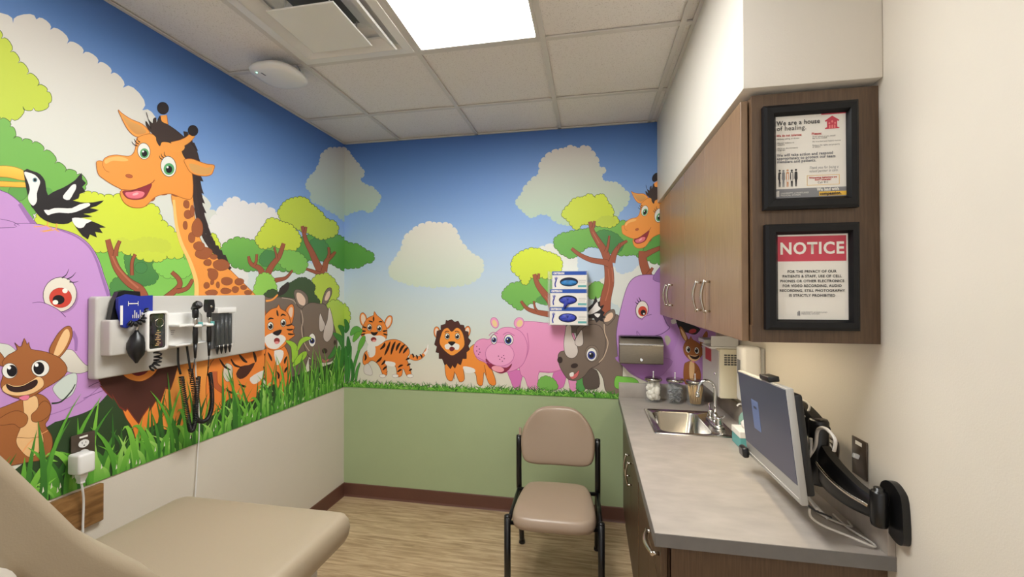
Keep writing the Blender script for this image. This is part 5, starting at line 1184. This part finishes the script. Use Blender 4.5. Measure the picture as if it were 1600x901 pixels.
# cables
def cable(label, P, r=.0034, m_=None):
    o = MB().tube(P, r, 8, smooth=8).build('cable', m_ or M['cable']); return tag(o, label, 'cable', 'cables at the monitor')
e = mc-n2*.05
cable('pale cable looping over the top of the monitor arm', [(.66, 1.66, 1.12), (.68, 1.64, 1.18), (.70, 1.59, 1.212), (.71, 1.545, 1.205), (.69, 1.53, 1.17)])
cable('pale cable looping over the elbow of the monitor arm', [(.675, 1.335, 1.13), (.675, 1.33, 1.165), (.672, 1.37, 1.182), (.67, 1.41, 1.165), (.672, 1.43, 1.11), (.675, 1.48, 1.055), (.68, 1.53, 1.0), (.68, 1.545, .96), (.68, 1.50, .93), (.68, 1.44, .915)], .0048)
cable('grey cable bundle drooping between monitor and elbow post', [(.665, 1.44, 1.13), (.668, 1.45, 1.08), (.668, 1.50, 1.04), (.672, 1.55, .99), (.676, 1.55, .95), (.69, 1.50, .915), (.71, 1.44, .89)], .0048)
cable('thin grey cable hanging close behind the screen', [(.66, 1.61, 1.11), (.655, 1.60, 1.065), (.66, 1.56, 1.03), (.67, 1.53, 1.0), (.68, 1.53, .95), (.70, 1.6, .885)], .004)
cable('pale cable from the near monitor corner to the worktop end', [(.612, 1.335, .965), (.62, 1.345, .935), (.66, 1.36, .905), (.72, 1.355, .885), (.775, 1.345, .868), (.785, 1.37, .866), (.765, 1.44, .8655), (.765, 1.52, .866)], .0034)
cable('short black lead at the near bottom corner of the monitor', [(.605, 1.332, .975), (.625, 1.33, .96), (.65, 1.335, .95), (.67, 1.34, .94)], .003, M['black'])
cable('pale cable lying in a curve under the lower arm', [(.70, 1.62, .866), (.73, 1.50, .866), (.775, 1.45, .866), (.785, 1.48, .867)], .0034)

# ================================================================== patient chair
ch = thing('guest_chair', 'taupe padded guest chair with black metal frame against the green wall', 'chair', (-.19, 2.36, 0), rotz=math.radians(1.5))
Lc = lambda mb, name, m_, par=ch: mb.build(name, m_, par, local=True)
# local frame: x right, y back; seat centre about y=-.13
def pad(rings): return rings
def slab(w0, w1, y0, y1, z0, z1, r, n=8):
    pass
bm = bmesh.new(); t_ = bmesh.new()
def cushion_grid(fn, nu=14, nv=14, th=.05):
    """closed pillow: fn(u,v) in [-1,1]^2 -> (centre point, normal, half thickness)"""
    mb = MB(); top = []; bot = []
    for j in range(nv+1):
        rt_, rb = [], []
        for i in range(nu+1):
            u, v = -1+2*i/nu, -1+2*j/nv
            p, n_, h = fn(u, v)
            rt_.append(mb.bm.verts.new(Vector(p)+Vector(n_)*h)); rb.append(mb.bm.verts.new(Vector(p)-Vector(n_)*h*.8))
        top.append(rt_); bot.append(rb)
    for j in range(nv):
        for i in range(nu):
            mb.bm.faces.new((top[j][i], top[j][i+1], top[j+1][i+1], top[j+1][i])).smooth = True
            mb.bm.faces.new((bot[j][i], bot[j+1][i], bot[j+1][i+1], bot[j][i+1])).smooth = True
    edge = [(j, 0) for j in range(nv+1)]+[(nv, i) for i in range(1, nu+1)]+[(j, nu) for j in range(nv-1, -1, -1)]+[(0, i) for i in range(nu-1, 0, -1)]
    for k in range(len(edge)):
        (j0, i0), (j1, i1) = edge[k], edge[(k+1) % len(edge)]
        mb.bm.faces.new((top[j0][i0], top[j1][i1], bot[j1][i1], bot[j0][i0])).smooth = True
    return mb
def sq(u, v, k=.34):
    """square to rounded square"""
    r = max(abs(u), abs(v))
    if r < 1e-6: return 0, 0
    L = (abs(u)**5+abs(v)**5)**(1/5)
    return u*(1-k*r)+u/L*r*k, v*(1-k*r)+v/L*r*k
def seat_fn(u, v):
    x, y = sq(u, v, .9); e = max(abs(u), abs(v))
    hw = .205+.02*(-y)*.6-.012*max(0, y)
    return (x*hw, -.13+y*.215, .452-.012*(y < -0.6)*(-y-.6)*2), (0, 0, 1), .034*math.sqrt(max(0.0, 1-e**5))+.006
s = subsurf(Lc(cushion_grid(seat_fn), 'seat', M['vinylchair']), 1)
MB().box((-.17, -.30, .415), (.17, .04, .426), .003).build('seat_pan', M['black'], ch, local=True)
def back_fn(u, v):
    x, z = sq(u, v, .9); e = max(abs(u), abs(v))
    hw = .218-.08*max(0, z+.1)**1.7+.004*min(0, z)
    yy = .125+.02*(z)+.03*(1-(x)**2)
    return (x*hw+.0, yy, .728+z*.168), (0, -1, .08), .026*math.sqrt(max(0.0, 1-e**5))+.006
subsurf(Lc(cushion_grid(back_fn), 'backrest', M['vinylchair']), 1)
for sx in (-1, 1):
    x = sx*.232
    mb = MB(); mb.tube([(x, .14, .715), (x, .145, .43), (x, .20, .25), (x, .27, .012)], .016, 14, smooth=5)
    mb.lathe([(.006, .714), (.016, .714), (.015, .721), (.006, .724)], (x, .14, 0), 14)
    lg = Lc(mb, 'leg', M['blackm']); Lc(MB().lathe([(.018, 0), (.02, .004), (.018, .02), (.0155, .026)], (x, .271, 0), 16), 'glide', M['black'], lg)
    mb = MB(); mb.tube([(x, -.272, .012), (x, -.272, .452)], .0165, 14); mb.lathe([(.006, .45), (.0167, .45), (.0155, .457), (.006, .461)], (x, -.272, 0), 14)
    lg = Lc(mb, 'leg', M['blackm']); Lc(MB().lathe([(.018, 0), (.02, .004), (.018, .02), (.0155, .026)], (x, -.272, 0), 16), 'glide', M['black'], lg)
    mb = MB(); mb.tube([(x, -.27, .405), (x, .145, .405)], .011, 10); Lc(mb, 'side_rail', M['blackm'])
    mb = MB(); mb.box((x-.006 if sx > 0 else x-.004, .13, .62), (x+.004 if sx > 0 else x+.006, .15, .78)) if 0 else mb.tube([(x, .14, .66), (x-sx*.03, .14, .66)], .008, 8)
    Lc(mb, 'back_bracket', M['blackm'])
Lc(MB().tube([(-.232, -.25, .41), (.232, -.25, .41)], .011, 10), 'stretcher', M['blackm'])
Lc(MB().tube([(-.232, .12, .41), (.232, .12, .41)], .011, 10), 'stretcher', M['blackm'])
Lc(MB().box((-.232, .136, .72), (-.216, .146, .765), .001), 'upholstery_clip', M['nickel'])

# ================================================================== exam table
ex = thing('exam_table', 'tan vinyl exam table with raised backrest, front left', 'exam table', (-1.205, .75, 0))
def rslab(x0, y0, x1, y1, z0, z1, r):
    R_ = []
    for k in range(7):
        a = -PI/2+PI*k/6; ins = r*(1-math.cos(a)); z = (z0+z1)/2+((z1-z0)/2)*math.sin(a)
        R_.append(rr(x0+ins, y0+ins, x1-ins, y1-ins, .035, z, 6))
    R_.append(rr(x0+r*1.5, y0+r*1.5, x1-r*1.5, y1-r*1.5, .04, z1+.003, 6)); R_.append(rr(x0+r*4, y0+r*4, x1-r*4, y1-r*4, .03, z1+.006, 6))
    return MB().loft(R_)
weighted(rslab(-1.56, .76, -.833, 1.376, .705, .802, .022).build('seat_cushion', M['vinyl'], ex), 60)
# backrest: a curved slab seen from its rear side
pr_ = [(.80, .765), (.715, .985), (.665, 1.055), (.618, 1.11), (.57, 1.17), (.527, 1.242), (.472, 1.335), (.42, 1.42), (.36, 1.52), (.335, 1.56)]
R_ = []
Qp = spline(pr_, False, 3)
for i, (y, z) in enumerate(Qp):
    y1_, z1_ = Qp[min(i+1, len(Qp)-1)]; y0_, z0_ = Qp[max(i-1, 0)]; d = Vector((0, y1_-y0_, z1_-z0_)).normalized(); nrm = Vector((0, d.z, -d.y))
    ring = []; tk = .13
    for k in range(28):
        a = 2*PI*k/28; cu, sv = math.cos(a), math.sin(a)
        e = (abs(cu)**12+abs(sv)**12)**(-1/12)
        ring.append(Vector((-1.2025+.375*min(1, abs(cu*e))*(1 if cu > 0 else -1)*(1-.0*abs(sv)), y, z))+nrm*(tk/2*(-.75+sv*e*(1-.2*abs(cu*e)**10))))
    R_.append(ring)
last = R_[-1]; cen = sum(last, Vector())/28
R_.append([cen+(p_-cen)*.93+Vector((0, -.01, .016)) for p_ in last]); R_.append([cen+(p_-cen)*.6+Vector((0, -.013, .022)) for p_ in last])
weighted(MB().loft(R_).build('backrest', M['vinyl'], ex), 70)
mb = MB(); mb.box((-1.50, .62, .10), (-.905, 1.28, .70), .012); 
weighted(mb.build('cabinet_base', M['offwhite'], ex))
MB().box((-1.46, .66, 0), (-.945, 1.24, .10)).build('plinth', M['greyd'], ex)
for z0 in (.14, .33, .52):
    d = weighted(MB().box((-.905, .66, z0), (-.893, 1.24, z0+.165), .003).build('drawer', M['offwhite'], ex)); MB().box((-.893, .85, z0+.12), (-.88, 1.05, z0+.135), .003).build('pull', M['greyd'], d)
mb = MB(); mb.tube([(-1.50, .52, 1.055), (-.905, .52, 1.055)], .04, 24) if 0 else None
t = thing('paper_roll', 'white exam paper roll behind the tan backrest, bottom left corner', 'paper roll', (-1.12, .415, 1.12))
MB().tube([(-1.43, .415, 1.165), (-.80, .415, 1.165)], .045, 28).build('roll', M['paper'], t)
MB().tube([(-1.46, .415, 1.165), (-.79, .415, 1.165)], .012, 14).build('core', M['woodstick'], t)

# ================================================================== left wall: guard, outlet, adapter, cable
t = MB().box((XL, .2, .692), (XL+.02, 1.327, .836), .003)
t = struct(weighted(t.build('trim_2', M['oak'], loc=(0, 0, 0))))
t = thing('power_outlet', 'brown duplex outlet plate in the mural grass, left wall', 'outlet', (XL, 1.262, .94))
weighted(MB().box((XL+.008, 1.224, .936), (XL+.014, 1.300, 1.05), .002).build('plate', M['brown_plate'], t))
MB().box((XL+.0008, 1.228, .94), (XL+.0082, 1.296, 1.046)).build('box', M['black'], t)
def ovalx(y, z, a, b, x0, x1): return [[(x, y+a*math.cos(2*PI*k/20), z+b*math.sin(2*PI*k/20)) for k in range(20)] for x in (x0, x1)]
for z in (1.012, .975):
    s_ = MB().loft(ovalx(1.262, z, .0165, .0145, XL+.0138, XL+.0165)).build('socket', M['white'], t)
    mb = MB(); mb.box((XL+.0164, 1.255, z), (XL+.0169, 1.2565, z+.008)); mb.box((XL+.0164, 1.267, z), (XL+.0169, 1.2685, z+.007)); mb.box((XL+.0164, 1.2605, z-.009), (XL+.0169, 1.2645, z-.005)); mb.build('slots', M['black'], s_)
MB().box((XL+.0138, 1.249, 1.034), (XL+.0145, 1.275, 1.041)).build('tag', M['paper'], t)
t = thing('power_adapter', 'white block power adapter plugged into the left wall outlet', 'power adapter', (XL+.05, 1.245, .9))
weighted(MB().box((XL+.0175, 1.208, .915), (XL+.075, 1.262, .99), .009, 3).build('adapter_body', M['white'], t))
MB().box((XL+.0172, 1.235, .975), (XL+.035, 1.257, .982)).build('prongs', M['chrome'], t) if 0 else None
MB().loft([[(XL+.045+a, 1.235+b, z) for a, b in ((-.014, -.012), (.014, -.012), (.014, .012), (-.014, .012))] if z > .9 else [(XL+.045+a*.6, 1.235+b*.6, z) for a, b in ((-.014, -.012), (.014, -.012), (.014, .012), (-.014, .012))] for z in (.9155, .905, .885, .878)], smooth=False).build('strain_relief', M['white'], t)
MB().tube([(XL+.045, 1.235, .88), (XL+.044, 1.24, .85), (XL+.034, 1.25, .80), (XL+.032, 1.25, .72), (XL+.034, 1.245, .60), (XL+.04, 1.2, .40)], .0035, 8, smooth=6).build('cord', M['white'], t)
o = MB().tube([(XL+.02, 1.715, 1.30), (XL+.014, 1.718, 1.20), (XL+.012, 1.735, 1.05), (XL+.010, 1.742, .90), (XL+.010, 1.735, .80), (XL+.012, 1.725, .66), (XL+.02, 1.70, .40), (XL+.03, 1.68, .2)], .0028, 8, smooth=6).build('white_cord', M['white'])
tag(o, 'thin white cord hanging down the wall from the diagnostic board', 'cord')

# ================================================================== diagnostic board
FX = XL+.040
bd = thing('diagnostic_board', 'long pale grey wall board carrying the diagnostic instruments', 'wall board', (XL, 1.668, 1.25))
def yr(y0, z0, y1, z1, r, x, n=5): return [(x, p_[0], p_[1]) for p_ in rr(y0, z0, y1, z1, r, 0, n)]
def panel(y0, z0, y1, z1, x0, x1, r=.012, e=.006, **k):
    return MB().loft([yr(y0, z0, y1, z1, r, x0), yr(y0, z0, y1, z1, r, x1-e), yr(y0+e*.3, z0+e*.3, y1-e*.3, z1-e*.3, r, x1-e*.3), yr(y0+e, z0+e, y1-e, z1-e, r, x1)])
weighted(panel(1.258, 1.247, 2.108, 1.566, XL+.006, FX, .012).build('back_panel', M['offwhite'], bd), 50)
# cuff basket
mb = panel(1.275, 1.335, 1.42, 1.475, FX+.0005, FX+.045, .008)
bk = weighted(mb.build('cuff_basket', M['offwhite'], bd), 50)
# instrument charger
ch_ = weighted(panel(1.485, 1.335, 1.665, 1.49, FX+.0005, FX+.045, .02).build('charger', M['white'], bd), 50)
weighted(MB().box((FX+.045, 1.50, 1.43), (FX+.105, 1.67, 1.441), .004).build('cradle_shelf', M['white'], bd))
weighted(MB().box((FX+.045, 1.50, 1.345), (FX+.085, 1.66, 1.352), .003).build('lower_lip', M['white'], bd))
for y in (1.605, 1.665):
    MB().tube([(FX+.07, y-.03, 1.43), (FX+.11, y-.03, 1.43), (FX+.115, y-.012, 1.43)], .007, 10).build('cradle_arm', M['white'], bd)
    MB().box((FX+.106, y-.02, 1.428), (FX+.112, y+.0, 1.446), .001).build('blue_badge', M['teal'], bd)
mb = MB()
for k in range(3): mb.box((FX+.045, 1.512, 1.412-k*.008), (FX+.0458, 1.53-k*.003, 1.4145-k*.008))
mb.build('fine_print', M['inkgrey'], bd)
# cuff
t = thing('blood_pressure_cuff', 'folded royal blue and black blood pressure cuff in the board basket', 'blood pressure cuff', (FX+.04, 1.34, 1.4))
mb = MB()
prof = [(1.288, 1.40), (1.286, 1.47), (1.300, 1.545), (1.315, 1.583), (1.335, 1.590), (1.395, 1.585), (1.405, 1.50), (1.405, 1.40)]
sec = lambda x, k: [(x, y, z) for y, z in prof]
weighted(MB().loft([[(FX+.008, y, z) for y, z in prof], [(FX+.035, y-.004, z) for y, z in prof]]).build('black_fold', M['black'], t), 30)
bf = [(1.327, 1.56), (1.355, 1.574), (1.40, 1.566), (1.458, 1.569), (1.458, 1.495), (1.41, 1.482), (1.355, 1.44), (1.342, 1.445), (1.326, 1.52)]
def bend(y): return .012*math.sin((y-1.3)*18)
weighted(MB().loft([[(FX+.036+bend(y), y-.03, z) for y, z in bf], [(FX+.052+bend(y), y-.032, z) for y, z in bf]]).build('blue_fabric', M['blue'], t), 30)
def bx(y0, z0, y1, z1): return MB().prism([(y0, z0), (y1, z0), (y1, z1), (y0, z1)], lambda u, v, d: (FX+.0523+bend(u+.032)+d, u, v), 0, .0006)
for y0, z0, y1, z1, nm in ((1.300, 1.455, 1.308, 1.53, 'white_stripe'), (1.325, 1.535, 1.362, 1.5385, 'white_line'), (1.325, 1.528, 1.327, 1.546, 'white_line'), (1.360, 1.528, 1.362, 1.546, 'white_line'), (1.385, 1.50, 1.407, 1.509, 'white_patch')): bx(y0, z0, y1, z1).build(nm, M['paper'], t)
for k in range(6): bx(1.34+k*.007, 1.478, 1.343+k*.007, 1.492+.009*((k*2) % 3)).build('white_mark', M['paper'], t)
# gauge
t = thing('blood_pressure_gauge', 'white boxy blood pressure gauge with black bulb and coiled hoses', 'blood pressure gauge', (FX+.06, 1.42, 1.33))
gxf = FX+.098
weighted(panel(1.375, 1.345, 1.456, 1.50, FX+.001, gxf-.012, .01).build('housing', M['white'], t), 50)
mb = MB(); y0, z0, y1, z1 = 1.370, 1.338, 1.460, 1.505
mb.loft([yr(y0, z0, y1, z1, .016, gxf-.012), yr(y0, z0, y1, z1, .016, gxf-.003), yr(y0+.003, z0+.003, y1-.003, z1-.003, .015, gxf), yr(y0+.009, z0+.010, y1-.009, z1-.010, .01, gxf), yr(y0+.011, z0+.012, y1-.011, z1-.012, .01, gxf-.006)], caps=False)
weighted(mb.build('bezel', M['white'], t), 50)
weighted(panel(y0+.01, z0+.011, y1-.01, z1-.011, gxf-.011, gxf-.0075, .01, .001).build('window', mat('dark_window', (52, 52, 50), .12, noise=.75, nscale=38, coat=.5), t))
MB().tube([(gxf-.007, 1.425+.018*math.cos(2*PI*k/20), 1.455+.018*math.sin(2*PI*k/20)) for k in range(21)], .0012, 6, caps=False).build('dial_ring', M['nickel'], t)
mb = MB()
for k in range(9): mb.box((gxf-.0075, 1.408+.004*(k % 3), 1.362+k*.0075), (gxf-.0068, 1.424+.006*(k % 2), 1.364+k*.0075))
mb.build('dial_marks', M['woodstick'], t)
def coil(p0, p1, r, turns, rt_, name, m_, parent, n=10):
    p0, p1 = Vector(p0), Vector(p1); d = (p1-p0); L = d.normalized(); s_ = L.orthogonal().normalized(); u_ = L.cross(s_); P = []
    for i in range(int(turns*n)+1):
        a = 2*PI*i/n; q = p0+d*(i/(turns*n)); P.append(q+s_*r*math.cos(a)+u_*r*math.sin(a))
    return MB().tube(P, rt_, 6).build(name, m_, parent)
MB().lathe([(.004, -.078), (.007, -.072), (.010, -.066), (.024, -.045), (.031, -.018), (.030, .005), (.02, .03), (.009, .045), (.006, .055)], (FX+.062, 1.358, 1.375), 24).build('bulb', M['black'], t)
MB().tube([(FX+.062, 1.358, 1.425), (FX+.066, 1.364, 1.46), (FX+.07, 1.375, 1.49)], [.006, .005, .005], 10, smooth=4).build('bulb_valve', M['nickel'], t)
def coilpath(P, r, turns, rt_, name, m_, parent, n=9):
    Q = [Vector(q) for q in spline(P, False, 10)]; out = []; N = int(turns*n)
    for i in range(N+1):
        f = i/N*(len(Q)-1); k = min(int(f), len(Q)-2); p_ = Q[k].lerp(Q[k+1], f-k); d = (Q[k+1]-Q[k]).normalized(); s_ = d.cross(Vector((.3, 1, .1))).normalized(); u_ = d.cross(s_)
        a = 2*PI*i/n; out.append(p_+s_*r*math.cos(a)+u_*r*math.sin(a))
    return MB().tube(out, rt_, 5).build(name, m_, parent)
coilpath([(FX+.07, 1.395, 1.51), (FX+.085, 1.37, 1.475), (FX+.085, 1.335, 1.455), (FX+.075, 1.32, 1.462)], .009, 9, .0038, 'coiled_hose', M['black'], t)
coilpath([(FX+.06, 1.44, 1.35), (FX+.06, 1.445, 1.31), (FX+.06, 1.44, 1.28), (FX+.055, 1.42, 1.262)], .012, 7, .0036, 'coiled_hose', M['black'], t)
# otoscope + ophthalmoscope
def scope(y, kind, label, hang):
    t = thing(kind, label, kind, (FX+.095, y, 1.36)); x = FX+.10
    MB().lathe([(.008, 1.35), (.010, 1.352), (.011, 1.40), (.0095, 1.415), (.0095, 1.43)], (x, y, 0), 18).build('handle', M['black'], t)
    MB().lathe([(.0095, 1.4305), (.0105, 1.432), (.0105, 1.462), (.009, 1.465)], (x, y, 0), 18).build('collar', M['steel'], t)
    MB().tube([(x, y, 1.35), (x, y, 1.285)], [.008, .0045], 12).build('cord_sleeve', M['black'], t)
    mb = MB()
    if kind == 'otoscope':
        mb.lathe([(.008, 1.465), (.012, 1.468), (.013, 1.50), (.008, 1.51)], (x, y, 0), 18)
        mb.lathe([(.005, -.028), (.009, -.018), (.016, -.004), (.018, .002), (.018, .016), (.014, .02)], (x, y+.004, 1.52), 20, Matrix.Rotation(math.radians(60), 3, 'Y'))
        mb.build('head', M['black'], t)
        MB().lathe([(.004, 0), (.0125, .0), (.0125, .002), (.004, .0022)], (x+.0175, y+.004, 1.53), 18, Matrix.Rotation(math.radians(60), 3, 'Y')).build('lens', M['greyd'], t)
    else:
        mb.lathe([(.008, 1.465), (.0105, 1.468), (.0105, 1.485), (.010, 1.49)], (x, y, 0), 18)
        mb.loft([[(x-.012+dx, y+a, z) for a in (-w_, w_) for dx in ((0, .024) if a < 0 else (.024, 0))] for z, w_ in ((1.488, .011), (1.50, .018), (1.52, .019), (1.542, .016), (1.548, .014))], smooth=False)
        weighted(mb.build('head', M['black'], t)); MB().lathe([(.003, 0), (.006, 0), (.006, .002), (.003, .002)], (x+.012, y, 1.515), 14, Matrix.Rotation(math.radians(90), 3, 'Y')).build('lens', M['nickel'], t)
    MB().tube([(x, y, 1.285), hang[0]], .0022, 6).build('cord', M['black'], t)
    return t, x
t, x = scope(1.578, 'otoscope', 'black otoscope with round head, left one on the charger', [(FX+.08, 1.572, 1.17)])
P = [(FX+.08, 1.570, 1.175), (FX+.066, 1.566, 1.10), (FX+.058, 1.574, 1.0), (FX+.05, 1.60, .955)]
coilpath([(FX+.03, 1.575, 1.20), (FX+.04, 1.585, 1.08), (FX+.05, 1.598, .97), (FX+.055, 1.603, .948), (FX+.06, 1.612, .97), (FX+.065, 1.618, 1.08), (FX+.07, 1.622, 1.19)], .0085, 90, .0026, 'coiled_cord', M['black'], t, 7)
MB().tube([(FX+.02, 1.567, 1.335), (FX+.022, 1.567, 1.26), (FX+.026, 1.575, 1.21)], .0045, 8, smooth=4).build('lead', M['black'], t)
t, x = scope(1.648, 'ophthalmoscope', 'black ophthalmoscope with flat head, right one on the charger', [(FX+.085, 1.655, 1.19)])
coilpath([(FX+.05, 1.60, 1.23), (FX+.055, 1.615, 1.12), (FX+.058, 1.617, 1.03), (FX+.062, 1.63, .987), (FX+.066, 1.655, .975), (FX+.07, 1.678, .99), (FX+.075, 1.688, 1.04), (FX+.08, 1.682, 1.12), (FX+.085, 1.668, 1.20)], .008, 110, .0026, 'coiled_cord', M['black'], t, 7)
MB().tube([(FX+.03, 1.60, 1.335), (FX+.04, 1.60, 1.28), (FX+.05, 1.60, 1.23)], .0045, 8, smooth=4).build('lead', M['black'], t)
# specula dispenser
t = thing('specula_dispenser', 'clear ear specula dispenser of black tips at the right of the board', 'specula dispenser', (FX+.03, 1.80, 1.29))
weighted(MB().box((FX+.0005, 1.742, 1.478), (FX+.052, 1.853, 1.506), .004).build('cap', M['white'], t))
MB().box((FX+.0005, 1.745, 1.30), (FX+.008, 1.85, 1.478)).build('back', M['greyd'], t)
for k in range(4):
    y = 1.762+k*.0245
    MB().tube([(FX+.028, y, 1.318), (FX+.028, y, 1.44 if k == 0 else 1.472)], .0098, 12).build('specula_stack', M['black'], t)
    MB().lathe([(.002, 1.272), (.004, 1.28), (.009, 1.305), (.010, 1.318)], (FX+.028, y, 0), 12).build('tip', M['black'], t)
    MB().loft([[(FX+.0405, y-.004, 1.318), (FX+.0405, y+.004, 1.318), (FX+.0405, y+.0, 1.306)], [(FX+.0415, y-.004, 1.318), (FX+.0415, y+.004, 1.318), (FX+.0415, y+.0, 1.306)]], smooth=False).build('white_arrow', M['paper'], t)
mb = MB(); mb.box((FX+.0395, 1.745, 1.30), (FX+.0405, 1.85, 1.478)) if 0 else mb.box((FX+.008, 1.744, 1.30), (FX+.042, 1.746, 1.478)); mb.box((FX+.008, 1.849, 1.30), (FX+.042, 1.851, 1.478)); mb.box((FX+.043, 1.744, 1.32), (FX+.044, 1.851, 1.478))
mb.build('clear_cover', M['acrylic2'], t)
for o in C.objects:
    if o.parent is None and o.name.split('.')[0] in ('diagnostic_board', 'blood_pressure_cuff', 'blood_pressure_gauge', 'otoscope', 'ophthalmoscope', 'specula_dispenser'): o.location.y += .022
